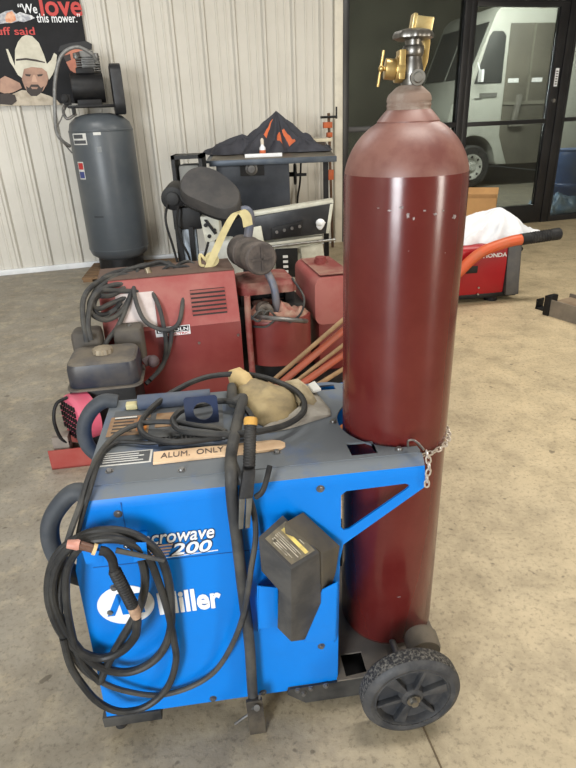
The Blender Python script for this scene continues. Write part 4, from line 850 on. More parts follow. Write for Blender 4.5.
zoomcab('welding_cable', 'short dark cable draped over the top edge right of the hanging loop', [(0.396, 0.36, 0.74), (0.434, 0.28, 0.721), (0.482, 0.22, 0.709), (0.541, 0.28, 0.711), (0.516, 0.36, 0.729), (0.459, 0.32, 0.732), (0.419, 0.22, 0.714), (0.466, 0.16, 0.692)], 0.011, CABLE)
zoomcab('welding_cable', 'grey welding cable hanging in a loop over the name plate of the red welder', [(0.233, 0.28, 0.728), (0.208, 0.1, 0.689), (0.21, 0.02, 0.628), (0.237, -0.015, 0.541), (0.291, -0.03, 0.497), (0.349, -0.04, 0.483), (0.403, -0.02, 0.502), (0.434, 0.03, 0.569), (0.453, 0.11, 0.652), (0.452, 0.25, 0.71)], 0.0115, CABLE2,
  [[(0.286, 0.1, 0.671), (0.316, 0.03, 0.603), (0.329, -0.02, 0.521), (0.33, -0.03, 0.405), (0.307, -0.03, 0.307), (0.271, -0.06, 0.268), (0.226, -0.1, 0.245)], [(0.369, -0.025, 0.475), (0.348, -0.03, 0.392), (0.314, -0.03, 0.318), (0.259, -0.06, 0.258), (0.203, -0.1, 0.226)]])
zoomcab('welding_cable', 'single grey cable running down the left of the paper label to the small engine', [(0.203, 0.1, 0.685), (0.157, 0.02, 0.602), (0.107, -0.02, 0.525), (0.052, -0.06, 0.471), (0.018, -0.1, 0.426)], 0.0125, CABLE2)
g = G(); g.cyl((0.292, 0.2, 0.709), (0.283, 0.2, 0.753), 0.02, 0.014, 16); cl_ = g.done('cable_plug', pm('plug_brass', (150, 138, 116), 0.45, 0.6, dirt=(90, 80, 68), amt=0.5, scale=20), None); tag(place(cl_, LO, LA), 'metal cable plug end lying in the cable heap on the red welder', 'plug')
zoomcab('welding_cable', 'thin dark cable tangle between the coil and the yellow strap', [(0.346, 0.25, 0.714), (0.403, 0.25, 0.742), (0.453, 0.25, 0.715), (0.427, 0.25, 0.674), (0.367, 0.25, 0.668), (0.411, 0.25, 0.719), (0.487, 0.25, 0.734), (0.515, 0.25, 0.693), (0.469, 0.25, 0.664)], 0.008, CABLE)
# yellow strap looped over the exhaust, spool resting on the red welder
sp_ = thing('yellow_strap', 'pale yellow web strap looped from the exhaust pipe down to its roll', 'strap', LO, LA)
YS = pm('strap_yellow', (200, 188, 140), 0.75, dirt=(172, 158, 116), amt=0.6, scale=12)
g = G(); g.band([(0.832, 0.2, 0.928), (0.824, 0.2, 0.98), (0.794, 0.2, 1.008), (0.756, 0.2, 0.985), (0.702, 0.2, 0.907), (0.645, 0.2, 0.806), (0.6, 0.2, 0.724), (0.569, 0.2, 0.684)], (1, 0, 0.25), 0.052, 0.004); g.done('webbing', YS, sp_)
c = Vector((0.627, 0.22, 0.696)); c.z = 0.729 + 0.036
g = G(); n = 28
for k in range(4):
    rad = 0.036 - 0.007 * k; g.lathe([(rad, 0), (rad, 0.034), (rad - 0.005, 0.034), (rad - 0.005, 0), (rad, 0)], c + Vector((0, -0.017, 0)), (0, 1, 0), n)
g.done('roll', YS, sp_)
g = G(); g.tube([c + Vector((-0.035, 0.0, 0)), c + Vector((-0.06, 0, 0.03)), c + Vector((-0.065, 0, -0.02)), c + Vector((-0.045, 0, -0.034))], 0.008, 8, 5); g.done('loop', YS, sp_)

# small engine in front of it
EO, EA = (-1.11, 2.27, 0), 8
en = thing('small_engine', 'small petrol engine with dusty black tank and pink recoil cover', 'engine', EO, EA)
TANK = pm('tank_black', (38, 42, 54), 0.4, dirt=(88, 82, 74), amt=0.45, scale=6)
TANKT = pm('tank_dust', (104, 96, 84), 0.75, dirt=(66, 64, 66), amt=0.7, scale=8)
PINK = pm('recoil_pink', (196, 84, 108), 0.6, dirt=(186, 112, 124), amt=0.6, scale=7)
GREYB = pm('box_taupe', (84, 78, 70), 0.7, dirt=(66, 62, 60), amt=0.6, scale=9)
def rb(x0, y0, x1, y1, r, lv): return [[((x0 + x1) / 2 + (x - (x0 + x1) / 2) * k, (y0 + y1) / 2 + (y - (y0 + y1) / 2) * k, z) for x, y in rrect(x0, y0, x1, y1, r)] for z, k in lv]
g = G(); g.loft(rb(0.125, 0.085, 0.445, 0.325, 0.05, ((0.345, 0.95), (0.36, 1.0), (0.44, 1.0), (0.465, 0.96)))); g.done('fuel_tank', TANK, en)
g = G(); g.loft(rb(0.125, 0.085, 0.445, 0.325, 0.05, ((0.462, 0.965), (0.476, 0.90), (0.481, 0.75), (0.483, 0.4)))); g.done('tank_top', TANKT, en)
g = G(); g.loft(rb(0.115, 0.075, 0.455, 0.335, 0.05, ((0.345, 1.0), (0.355, 1.0)))); g.done('tank_seam', TANKT, en)
g = G(); n = 48
g.loft([[(0.285 + r * (1 + 0.05 * math.cos(12 * 2 * math.pi * i / n)) * math.cos(2 * math.pi * i / n), 0.195 + r * (1 + 0.05 * math.cos(12 * 2 * math.pi * i / n)) * math.sin(2 * math.pi * i / n), z) for i in range(n)] for r, z in ((0.044, 0.48), (0.046, 0.498), (0.042, 0.506), (0.02, 0.510))]); g.done('fuel_cap', pm('cap_dusty', (150, 138, 118), 0.6, 0.3, dirt=(108, 98, 84), amt=0.6, scale=20), en)
for x0, x1, nm in ((0.115, 0.255, 'air_filter_box'), (0.315, 0.455, 'muffler_cover')):
    g = G(); g.loft(rb(x0, 0.35, x1, 0.47, 0.02, ((0.36, 1.0), (0.50, 1.0), (0.525, 0.94), (0.532, 0.8)))); bx = g.done(nm, GREYB, en)
    g = G(); g.cyl((x0 + 0.08, 0.41, 0.53), (x0 + 0.08, 0.41, 0.54), 0.01, n=10); g.done('wing_nut', STEEL, bx)
g = G(); g.mm((0.12, 0.1, 0.12), (0.42, 0.42, 0.345)); g.done('crankcase', BLK, en, bevel=0.02)
g = G(); g.lathe([(0.0, 0.0), (0.10, 0.002), (0.115, 0.02), (0.118, 0.09), (0.10, 0.10), (0.0, 0.10)], (0.115, 0.06, 0.22), (0.8, 0.6, 0), 40); rc = g.done('recoil_cover', PINK, en)
g = G()
for i in range(7):
    for j in range(6):
        q_, z = -0.075 + 0.022 * i, -0.08 + 0.03 * j
        if q_ ** 2 + z ** 2 < 0.092 ** 2: g.box((0.115 + 0.6 * q_, 0.06 - 0.8 * q_, 0.22 + z), (0.010, 0.012, 0.022), (0, 0, math.atan2(-0.8, 0.6)))
g.done('cooling_slots', BLK, rc)
g = G(); g.tube([(0.455, 0.25, 0.39), (0.49, 0.26, 0.40), (0.51, 0.25, 0.37)], 0.022, 12, 5); g.ell((0.50, 0.25, 0.395), (0.03, 0.03, 0.03)); g.done('carburettor', pm('carb_dark', (74, 58, 60), 0.6, dirt=(44, 40, 42), amt=0.5, scale=12), en)
g = G(); g.tube([(0.12, 0.07, 0.33), (0.07, 0.05, 0.31), (0.05, 0.03, 0.24), (0.06, 0.03, 0.15), (0.09, 0.04, 0.11)], 0.008, 8, 5); g.done('fuel_hose', BLK, en)
REDT = pm('tray_red', (150, 58, 50), 0.6, dirt=(160, 88, 78), amt=0.5, scale=6)
g = G(); g.mm((0.0, 0.0, 0.0), (0.50, 0.006, 0.10)); g.mm((0.0, 0.0, 0.0), (0.50, 0.45, 0.008)); g.mm((0.0, 0.444, 0.0), (0.50, 0.45, 0.10)); g.mm((0.494, 0.0, 0), (0.50, 0.45, 0.1)); g.done('base_tray', REDT, en)
g = G(); g.lathe([(0.07, 0), (0.07, 0.006), (0.05, 0.05), (0.052, 0.05), (0.074, 0.004)], (0.07, 0.09, 0.008), (0, 0, 1), 24); g.mm((0.02, 0.03, 0.008), (0.09, 0.09, 0.15)); g.done('shield', pm('shield_taupe', (140, 130, 120), 0.6, dirt=(104, 98, 92), amt=0.6, scale=8), en)
g = G(); g.mm((0.15, 0.1, 0.008), (0.42, 0.42, 0.12)); g.done('mount', BLK, en)

# poles propped against the red fuel tank
ORP = pm('pole_orange', (152, 72, 48), 0.6, dirt=(128, 78, 60), amt=0.6, scale=7)
TNP = pm('pole_tan', (150, 122, 88), 0.75, dirt=(116, 92, 68), amt=0.6, scale=9)
for (pa, pb, r, m, nm, lb, fl) in (
    ((-0.122, 2.42, 0.296), (0.296, 2.72, 0.53), 0.011, TNP, 'wooden_pole', 'thin tan pole leaning on red fuel tank, uppermost of the bundle', (1, 1)),
    ((-0.075, 2.4, 0.298), (0.301, 2.72, 0.478), 0.022, ORP, 'orange_pole', 'thick rust orange tube leaning against the red fuel tank', (1, .6)),
    ((-0.019, 2.34, 0.325), (0.304, 2.7, 0.41), 0.010, TNP, 'wooden_pole', 'thin tan pole leaning between the two rust orange tubes', (1, 1)),
    ((0.016, 2.3, 0.342), (0.303, 2.68, 0.364), 0.020, ORP, 'orange_pole', 'lower rust orange tube leaning near the foot of the red tank', (1, .7)),
    ((0.086, 2.26, 0.359), (0.306, 2.66, 0.296), 0.011, TNP, 'wooden_pole', 'lowest thin tan pole of the leaning bundle, nearest the blue welder', (1, 1))):
    pa, pb = Vector(pa), Vector(pb); d = pb - pa
    ft_ = pa - d * 0.12
    g = G(); g.tube([ft_, pb + d * 0.25], r, 12, 0, flat=fl); o = g.done(nm, m, None); tag(o, lb, 'pole')
g = G(); g.mm((-0.10, 2.12, 0.0), (0.36, 2.42, 0.305)); o = g.done('timber_block', pm('block_orange', (190, 116, 70), 0.7, dirt=(160, 96, 60), amt=0.6, scale=6), None, bevel=0.01); tag(o, 'orange brown wooden crate block under the leaning poles behind the blue welder', 'crate')

# ------------------------------------------------------------------ saw, jointer and sander against the wall
ts = thing('table_saw', 'black cabinet table saw with jacket on its top by the wall', 'table saw', (-0.60, 5.55, 0), 0)
SAWB = pm('saw_blue_black', (38, 44, 54), 0.45, dirt=(62, 66, 74), amt=0.5, scale=5)
SAWT = pm('saw_top', (92, 88, 80), 0.45, 0.4, dirt=(120, 110, 96), amt=0.6, scale=5)
SAWE = pm('saw_rail', (66, 74, 84), 0.4, 0.4, dirt=(92, 98, 104), amt=0.5, scale=7)
g = G(); g.prism([(-0.02, 0.02, 1.085), (-0.02, 1.05, 1.165), (-0.02, 1.05, 1.19), (-0.02, 0.02, 1.112)], (1.12, 0, 0)); g.done('table_top', SAWT, ts, bevel=0.004)
g = G(); g.mm((-0.03, -0.02, 1.058), (1.12, 0.02, 1.108)); g.done('front_rail', SAWE, ts, bevel=0.006)
g = G(); g.prism([(-0.06, 0.02, 1.085), (-0.06, 1.05, 1.165), (-0.06, 1.05, 1.185), (-0.06, 0.02, 1.107)], (0.038, 0, 0)); g.done('table_wing', SAWE, ts)
g = G(); g.loft([[(0.05, 0.1, 0.0), (0.68, 0.1, 0.0), (0.68, 0.75, 0.0), (0.05, 0.75, 0.0)], [(0.02, 0.08, 0.7), (0.69, 0.08, 0.7), (0.69, 0.78, 0.7), (0.02, 0.78, 0.7)], [(0.02, 0.08, 1.10), (0.69, 0.08, 1.10), (0.69, 0.78, 1.10), (0.02, 0.78, 1.10)]]); g.done('cabinet', SAWB, ts, bevel=0.01)
g = G(); g.mm((0.24, 0.07, 0.96), (0.46, 0.082, 1.075)); hp = g.done('slot_plate', BLK, ts)
g = G(); g.lathe([(0, 0), (0.05, 0.0), (0.056, 0.012), (0.04, 0.016), (0.034, 0.03), (0.02, 0.03), (0, 0.034)], (0.345, 0.078, 1.02), (0, -1, 0), 24); g.done('dial', DSTEEL, ts)
g = G(); g.torus((0.75, 0.4, 0.93), (1, 0, 0), 0.085, 0.014, 28, 8); g.cyl((0.69, 0.4, 0.93), (0.77, 0.4, 0.93), 0.022, n=14); g.box((0.75, 0.4, 0.93), (0.014, 0.16, 0.02)); hw = g.done('handwheel', BLK, ts)
g = G(); g.cyl((0.76, 0.33, 0.93), (0.86, 0.33, 0.93), 0.014, n=14); g.done('crank_handle', BLK, hw)
g = G(); g.mm((1.02, 0.3, 0.0), (1.07, 0.35, 1.11)); g.done('leg', BLK, ts)
g = G(); g.mm((0.78, 0.55, 1.128), (1.06, 0.66, 1.20)); g.done('fence', pm('fence_brown', (58, 46, 38), 0.6), ts, bevel=0.004)
bd = thing('board_offcut', 'cream painted board lying on the saw table right of the jacket', 'board', (0.30, 6.10, 1.2), 12)
g = G(); g.box((0, 0, 0.02), (0.36, 0.14, 0.03), (0, 0.0, 0.3)); g.done('board', pm('board_cream', (206, 198, 176), 0.6, dirt=(178, 164, 136), amt=0.5, scale=8), bd, bevel=0.003)
place(bd, (0.34, 6.15, 1.2), 0)
# jacket heaped on the saw
def mound(name, mats, rx, ry, h, folds, seed, n=90, rings=22, peak=(0, 0), band=None, sharp=1.3, par=None):
    g = G(); V = []
    for k in range(rings + 1):
        f = 1 - k / rings; row = []
        for i in range(n):
            a = 2 * math.pi * i / n
            rr = 1 + 0.16 * math.sin(3 * a + seed) + 0.10 * math.sin(folds * a + 2 * seed) * f + 0.08 * math.sin(2 * a + 1.7 * seed)
            x = rx * rr * f * math.cos(a) + peak[0] * (1 - f); y = ry * rr * f * math.sin(a) + peak[1] * (1 - f)
            z = h * (1 - f) ** sharp + 0.12 * h * math.sin(folds * a + seed + 3 * f) * f * (1 - f) * 3 + (0.18 * h * noise.noise(Vector((x * 9, y * 9, seed))) + 0.12 * h * (0.5 - abs(noise.noise(Vector((x * 19, y * 19, seed + 5)))))) * (f * 1.5 if f < .66 else 1) * (0 if k == 0 else 1)
            row.append(g.b.verts.new((x, y, max(0.004 if k else 0.0, z))))
        V.append(row)
    for k in range(rings):
        for i in range(n):
            a = 360.0 * i / n
            mi = 0
            if band:
                for a0, a1, k0, k1 in band:
                    if a0 <= a <= a1 and k0 <= k <= k1: mi = 1
            if k == rings - 1: pass
            g.b.faces.new((V[k][i], V[k][(i + 1) % n], V[k + 1][(i + 1) % n], V[k + 1][i])).material_index = mi
    g.b.faces.new(V[0][::-1])
    bmesh.ops.remove_doubles(g.b, verts=g.b.verts, dist=1e-5)
    return g.done(name, mats, par, ang=60)
JK = pm('jacket_charcoal', (46, 47, 54), 0.75, dirt=(66, 66, 74), amt=0.5, scale=7, bump=0.1)
JO = pm('jacket_orange', (206, 104, 62), 0.7)
jk = mound('jacket', [JK, JO], 0.48, 0.30, 0.36, 11, 2.2, peak=(0.05, 0.02), band=[(204, 213, 10, 20), (276, 281, 5, 11), (300, 305, 6, 15), (250, 254, 9, 17)], sharp=1.5)
place(jk, (-0.06, 6.08, 1.138))
slv = mound('sleeve', [JK, JO], 0.30, 0.16, 0.17, 7, 0.6, n=60, rings=14, peak=(0.08, 0), sharp=0.9, par=jk); slv.location = (-0.36, -0.10, 0.0)
slv = mound('sleeve', [JK, JO], 0.22, 0.14, 0.12, 6, 3.6, n=60, rings=14, peak=(-0.08, 0), sharp=0.9, par=jk); slv.location = (0.36, -0.16, 0.0); tag(jk, 'crumpled charcoal jacket with orange stripes heaped on the saw table', 'jacket')
bo = thing('small_bottle', 'small white bottle standing on the saw table before the jacket', 'bottle', (-0.148, 5.72, 1.122))
g = G(); g.lathe([(0, 0), (0.026, 0), (0.028, 0.006), (0.028, 0.07), (0.014, 0.09), (0.014, 0.10), (0, 0.10)], n=20); g.done('bottle_body', WHITE, bo)
g = G(); g.lathe([(0.016, 0.098), (0.016, 0.135), (0.008, 0.15), (0, 0.15)], n=16); g.done('cap', pm('cap_pale', (206, 196, 180), 0.5), bo)
g = G(); g.lathe([(0.0285, 0.02), (0.0285, 0.05)], n=20); g.done('bottle_label', JO, bo)
mg = thing('white_straightedge', 'white bar lying on the saw table below the jacket', 'bar', (-0.15, 5.64, 1.116))
g = G(); g.box((0.01, 0, 0.015), (0.34, 0.05, 0.03), (0, 0, 0.04)); g.done('bar', WHITE, mg, bevel=0.004)

# pipe clamp standing by the wall
cb_ = thing('bar_clamp', 'tall rusty bar clamp with orange jaws leaning by the wall', 'clamp', (0.55, 7.05, 0), WALLA)
RST = pm('clamp_rust', (104, 78, 58), 0.7, 0.3, dirt=(72, 56, 44), amt=0.6, scale=10)
CLO = pm('clamp_orange', (190, 92, 46), 0.55, dirt=(130, 74, 48), amt=0.5, scale=9)
g = G(); g.cyl((0.02, -0.12, 0.0), (0.0, -0.06, 1.46), 0.016, n=12); g.done('pipe', RST, cb_)
g = G(); g.box((-0.02, -0.08, 1.34), (0.10, 0.05, 0.06)); g.box((0.0, -0.08, 1.24), (0.06, 0.05, 0.05)); g.done('fixed_jaw', CLO, cb_, bevel=0.006)
g = G(); g.cyl((-0.10, -0.08, 1.42), (0.09, -0.08, 1.42), 0.013, n=10); g.cyl((0.085, -0.08, 1.40), (0.085, -0.08, 1.52), 0.01, n=10); g.done('screw_handle', BLK, cb_)
g = G(); g.box((0.005, -0.09, 0.82), (0.07, 0.05, 0.11)); g.done('sliding_jaw', CLO, cb_, bevel=0.006)
g = G(); g.tube([wp(3.42, -0.12, 1.0), wp(3.40, -0.12, 0.75), wp(3.36, -0.13, 0.55), wp(3.36, -0.14, 0.3), wp(3.38, -0.15, 0.006)], 0.012, 10, 6); hc = g.done('power_cord', BLK, None); tag(hc, 'black power cord hanging on the ribbed wall beside the bar clamp', 'cord')

# jointer, cream enamel
jo = thing('jointer', 'cream enamelled jointer with tilted black table before the table saw', 'jointer', (-0.30, 4.60, 0), 0)
JB = pm('jointer_black', (36, 38, 42), 0.4, 0.2, dirt=(72, 72, 74), amt=0.5, scale=6)
g = G(); g.prism([(-0.005, 0.02, 0.765), (0.705, 0.02, 0.85), (0.71, 0.02, 0.825), (0.0, 0.02, 0.738)], (0, 0.12, 0)); g.done('fence_rail', CREAM, jo, bevel=0.004)
g = G(); g.prism([(0.03, 0.0, 0.74), (0.70, 0.0, 0.825), (0.655, 0.0, 0.60), (0.08, 0.0, 0.555)], (0, 0.05, 0)); g.done('table_face', JB, jo, bevel=0.008)
g = G(); g.prism([(0.68, -0.005, 0.82), (0.705, -0.005, 0.822), (0.672, -0.005, 0.60), (0.645, -0.005, 0.60)], (0, 0.05, 0)); g.done('end_plate', CREAM, jo, bevel=0.004)
g = G(); g.prism([(0.22, -0.02, 0.66), (0.47, -0.02, 0.71), (0.45, -0.02, 0.60), (0.22, -0.02, 0.57)], (0, 0.03, 0)); g.done('cutter_guard', BLK, jo, bevel=0.006)
g = G(); g.ell((0.60, -0.04, 0.69), (0.035, 0.03, 0.03)); g.tube([(0.58, -0.03, 0.67), (0.60, -0.05, 0.65), (0.63, -0.05, 0.70)], 0.014, 10, 5); g.cyl((0.60, 0, 0.69), (0.60, -0.04, 0.69), 0.012, n=12); g.done('knob', WHITE, jo)
for k in range(4):
    g = G(); g.cyl((0.26 + 0.06 * k, -0.02, 0.63 + 0.012 * k), (0.26 + 0.06 * k, -0.035, 0.63 + 0.012 * k), 0.012, n=12); g.done('set_screw', STEEL, jo)
g = G(); g.prism([(0.10, 0.0, 0.535), (0.62, 0.0, 0.58), (0.62, 0.0, 0.555), (0.10, 0.0, 0.50)], (0, 0.25, 0)); g.done('bed', CREAM, jo, bevel=0.006)
g = G(); g.cyl((0.16, -0.03, 0.515), (0.72, -0.03, 0.555), 0.011, n=12); g.done('adjusting_rod', STEEL, jo)
g = G(); g.loft([[(0.10, 0.05, 0.0), (0.50, 0.05, 0.0), (0.50, 0.45, 0.0), (0.10, 0.45, 0.0)], [(0.14, 0.05, 0.30), (0.36, 0.05, 0.30), (0.36, 0.42, 0.30), (0.14, 0.42, 0.30)], [(0.12, 0.03, 0.50), (0.60, 0.03, 0.53), (0.60, 0.40, 0.53), (0.12, 0.40, 0.50)]]); g.done('base', CREAM, jo, bevel=0.01)
g = G(); g.prism([(0.44, 0.0, 0.50), (0.62, 0.0, 0.52), (0.68, 0.0, 0.0), (0.50, 0.0, 0.0)], (0, 0.30, 0)); g.done('leg', CREAM, jo, bevel=0.008)
g = G(); g.mm((0.24, 0.0, 0.26), (0.42, 0.03, 0.49)); sb_ = g.done('switch_box', BLK, jo, bevel=0.006)
g = G()
for k in range(4): g.mm((0.30, -0.006, 0.30 + 0.04 * k), (0.34, 0.0, 0.32 + 0.04 * k))
g.done('switch_button', WHITE, sb_)
g = G(); g.prism([(0.02, -0.02, 0.66), (0.14, -0.02, 0.68), (0.16, -0.02, 0.52), (0.10, -0.02, 0.50)], (0, 0.2, 0)); g.done('motor_bracket', CREAM, jo, bevel=0.01)

# sander with a pear shaped black cover
sa = thing('belt_machine', 'cream column machine with pear shaped black cover beside the yellow strap', 'machine', (-0.55, 4.35, 0), 0)
PAD = pm('cover_black', (46, 45, 46), 0.6, dirt=(74, 70, 66), amt=0.5, scale=6)
po_ = [Vector(p) for p in [(-0.722, 4.36, 0.993), (-0.719, 4.43, 1.048), (-0.674, 4.52, 1.107), (-0.603, 4.56, 1.129), (-0.52, 4.54, 1.121), (-0.422, 4.48, 1.08), (-0.333, 4.4, 1.015), (-0.29, 4.34, 0.958), (-0.291, 4.28, 0.904), (-0.319, 4.24, 0.869), (-0.39, 4.22, 0.854), (-0.489, 4.24, 0.875), (-0.59, 4.28, 0.915), (-0.671, 4.32, 0.948)]]
po_ = [p - Vector((-0.55, 4.35, 0)) for p in catmull(po_, 3, True)]
nrm = (po_[10] - po_[0]).cross(po_[30] - po_[0]).normalized()
if nrm.z < 0: nrm = -nrm
cen = sum(po_, Vector()) / len(po_)
dn_ = Vector((0, 0.02, -0.07))
g = G(); g.loft([[p + dn_ for p in po_], [p for p in po_], [cen + (p - cen) * 0.95 + nrm * 0.012 for p in po_]]); g.done('cover', PAD, sa)
g = G(); g.loft([[cen + (p - cen) * 1.03 + dn_ * 1.05 for p in po_], [cen + (p - cen) * 1.03 + dn_ * 0.85 for p in po_]]); g.done('cover_rim', BLK, sa)
g = G(); g.loft([[(-0.035, 0.0, 0.0), (0.10, 0.0, 0.0), (0.10, 0.16, 0.0), (-0.035, 0.16, 0.0)], [(-0.02, 0.0, 0.55), (0.09, 0.0, 0.55), (0.09, 0.14, 0.55), (-0.02, 0.14, 0.55)], [(-0.05, 0.02, 0.80), (0.09, 0.02, 0.80), (0.09, 0.14, 0.80), (-0.05, 0.14, 0.80)]]); col_ = g.done('column', CREAM, sa, bevel=0.008)
for u, z in ((-0.01, 0.74), (0.05, 0.70), (0.01, 0.66), (0.06, 0.62), (0.0, 0.58)):
    g = G(); g.cyl((u, 0.012, z), (u, -0.012, z), 0.014, n=12); g.done('column_bolt', BLK, col_)
g = G(); g.prism([(-0.02, -0.008, 0.78), (0.00, -0.008, 0.78), (0.07, -0.008, 0.68), (0.05, -0.008, 0.67)], (0, 0.012, 0)); g.done('brace', BLK, col_)
g = G(); g.loft([[(-0.10, -0.02, 0.0), (0.24, -0.02, 0.0), (0.24, 0.30, 0.0), (-0.10, 0.30, 0.0)], [(-0.06, -0.02, 0.48), (0.22, -0.02, 0.48), (0.22, 0.26, 0.48), (-0.06, 0.26, 0.48)], [(-0.01, -0.01, 0.62), (0.17, -0.01, 0.62), (0.17, 0.2, 0.62), (-0.01, 0.2, 0.62)]]); g.done('base', pm('base_cream', (198, 202, 198), 0.45, dirt=(150, 148, 140), amt=0.5, scale=6), sa, bevel=0.02)
g = G(); g.cyl((-0.24, 0.05, 0.93), (-0.24, 0.30, 0.95), 0.085, n=28); g.cyl((-0.24, 0.03, 0.93), (-0.24, 0.05, 0.93), 0.05, n=20); g.done('motor', BLK, sa, bevel=0.006)
g = G(); g.mm((-0.26, 0.08, 0.70), (-0.05, 0.2, 0.86)); g.done('motor_mount', BLK, sa, bevel=0.01)
g = G(); g.mm((-0.235, 0.10, 0.30), (-0.10, 0.16, 0.70)); g.done('guard_plate', pm('guard_pale', (172, 186, 200), 0.4, dirt=(120, 128, 138), amt=0.6, scale=5), sa, bevel=0.006)
g = G(); g.mm((-0.25, 0.06, 0.28), (-0.205, 0.2, 0.72)); g.mm((-0.15, 0.06, 0.28), (-0.115, 0.2, 0.72)); g.done('guard_frame', BLK, sa)
g = G(); g.mm((-0.26, 0.02, 0.22), (-0.13, 0.14, 0.42)); g.done('control_box', BLK, sa, bevel=0.008)
for pts in ([(-0.28, 0.04, 0.9), (-0.30, 0.0, 0.78), (-0.27, 0.0, 0.6), (-0.24, 0.0, 0.42)], [(-0.2, 0.02, 0.88), (-0.22, -0.02, 0.7), (-0.15, -0.02, 0.5), (-0.17, 0.0, 0.3)], [(0.0, -0.01, 0.62), (-0.06, -0.03, 0.45), (-0.10, -0.03, 0.28)]):
    g = G(); g.tube(pts, 0.009, 8, 5); g.done('cord', BLK, sa)
bx_ = thing('grey_case', 'dark open frame box behind the pear shaped cover at the wall', 'box', (-0.82, 5.2, 0), 0)
g = G(); g.mm((-0.09, 0.0, 0.9), (-0.06, 0.3, 1.18)); g.mm((0.14, 0.0, 0.9), (0.17, 0.3, 1.18)); g.mm((-0.09, 0.0, 1.15), (0.17, 0.3, 1.18)); g.mm((-0.09, 0, 0), (-0.06, 0.03, 0.9)); g.mm((0.14, 0, 0), (0.17, 0.03, 0.9)); g.mm((-0.09, 0.27, 0), (-0.06, 0.3, 0.9)); g.mm((0.14, 0.27, 0), (0.17, 0.3, 0.9)); g.mm((-0.09, 0, 0.88), (0.17, 0.3, 0.9)); g.done('frame', BLK, bx_)
g = G(); g.mm((-0.05, 0.08, 0.9), (0.13, 0.28, 1.10)); g.done('contents', pm('case_grey', (140, 140, 136), 0.6, dirt=(104, 104, 100), amt=0.6, scale=5), bx_, bevel=0.03)

# ------------------------------------------------------------------ compressor
co = thing('air_compressor', 'tall dark grey upright air compressor beside the poster', 'compressor', (-1.735, 6.2, 0), WALLA)
CG = pm('compressor_grey', (74, 80, 86), 0.38, dirt=(92, 96, 98), amt=0.5, scale=2.5, spec=0.5)
g = G(); g.lathe([(0, 0.13), (0.12, 0.135), (0.22, 0.155), (0.285, 0.20), (0.305, 0.26), (0.305, 1.38), (0.285, 1.455), (0.22, 1.51), (0.12, 1.535), (0, 1.54)], n=56); g.done('tank', CG, co, ang=60)
g = G(); g.lathe([(0.305, 0.258), (0.308, 0.26), (0.308, 0.266), (0.305, 0.268)], n=56); g.done('weld_seam', CG, co)
g = G(); g.lathe([(0.305, 1.375), (0.308, 1.38), (0.308, 1.39), (0.304, 1.395)], n=56); g.done('weld_seam', CG, co)
g = G(); g.lathe([(0.23, 0.045), (0.23, 0.17), (0.215, 0.17), (0.215, 0.045), (0.23, 0.045)], n=40); g.done('base_ring', BLK, co)
def sticker(name, az, z0, z1, w, mat, k=0.3062, par=None):
    g = G(); n = 6; P = []
    for i in range(n + 1):
        a = R(az) + (i / n - 0.5) * w / k; P.append((k * math.sin(a), -k * math.cos(a)))
    V = [(g.b.verts.new((x, y, z0)), g.b.verts.new((x, y, z1))) for x, y in P]
    for a, b in zip(V, V[1:]): g.b.faces.new((a[0], b[0], b[1], a[1]))
    return g.done(name, mat, par or co)
AZ = -WALLA - 2 + 16
s1 = sticker('label', -44, 1.27, 1.37, 0.17, OFFW); sticker('label_field', -46, 1.325, 1.36, 0.12, PLAB, 0.3070, s1); sticker('label_field', -44, 1.28, 1.31, 0.15, PLAB, 0.3070, s1)
sticker('label', -8, 1.35, 1.375, 0.07, OFFW); sticker('label', -8, 1.2, 1.25, 0.04, pm('label_dull', (120, 124, 126), 0.5))
s2 = sticker('warning_label', -52, 0.96, 1.12, 0.085, OFFW); sticker('label_field', -52, 1.05, 1.11, 0.07, pm('label_red', (180, 50, 50), 0.5), 0.3070, s2); sticker('label_field', -52, 0.97, 1.03, 0.07, pm('label_blue', (60, 70, 130), 0.5), 0.3070, s2)
sticker('drain_mark', -30, 0.60, 0.615, 0.10, pm('mark_dark', (52, 56, 60), 0.5))
g = G(); g.box((-0.02, 0, 1.60), (0.50, 0.32, 0.02)); g.box((-0.22, 0, 1.565), (0.03, 0.3, 0.07)); g.box((0.18, 0, 1.565), (0.03, 0.3, 0.07)); g.done('top_plate', BLK, co, bevel=0.004)
g = G(); g.cyl((-0.2, -0.06, 1.755), (0.09, -0.06, 1.755), 0.128, n=36); g.box((-0.06, -0.06, 1.63), (0.22, 0.2, 0.05)); mt = g.done('motor', BLK, co, bevel=0.01)
g = G(); g.box((-0.06, -0.06, 1.895), (0.16, 0.14, 0.05)); g.done('junction_box', BLK, mt, bevel=0.01)
g = G(); g.loft([[(x, y, z) for y, z in rrect(-0.24, 1.52, 0.2, 1.95, 0.10)] for x in (0.16, 0.26)]); g.done('belt_guard', pm('guard_black', (30, 31, 34), 0.5, dirt=(52, 54, 58), amt=0.5, scale=8), co, bevel=0.01)
g = G(); g.cyl((-0.02, 0.1, 1.61), (-0.02, 0.1, 1.85), 0.07, n=20)
for k in range(7): g.box((-0.02, 0.08, 1.90 + 0.02 * k), (0.22, 0.16, 0.008))
g.box((-0.02, 0.08, 1.97), (0.12, 0.1, 0.2)); ph_ = g.done('pump_head', pm('pump_grey', (122, 122, 120), 0.45, 0.5, dirt=(70, 70, 70), amt=0.6, scale=16), co, bevel=0.003)
for x in (-0.12, 0.06):
    g = G(); g.cyl((x, -0.05, 2.0), (x, -0.05, 2.04), 0.025, n=14); g.done('valve', DSTEEL, ph_)
HOSE = pm('braided_hose', (132, 132, 130), 0.5, 0.3, dirt=(92, 92, 92), amt=0.6, scale=40)
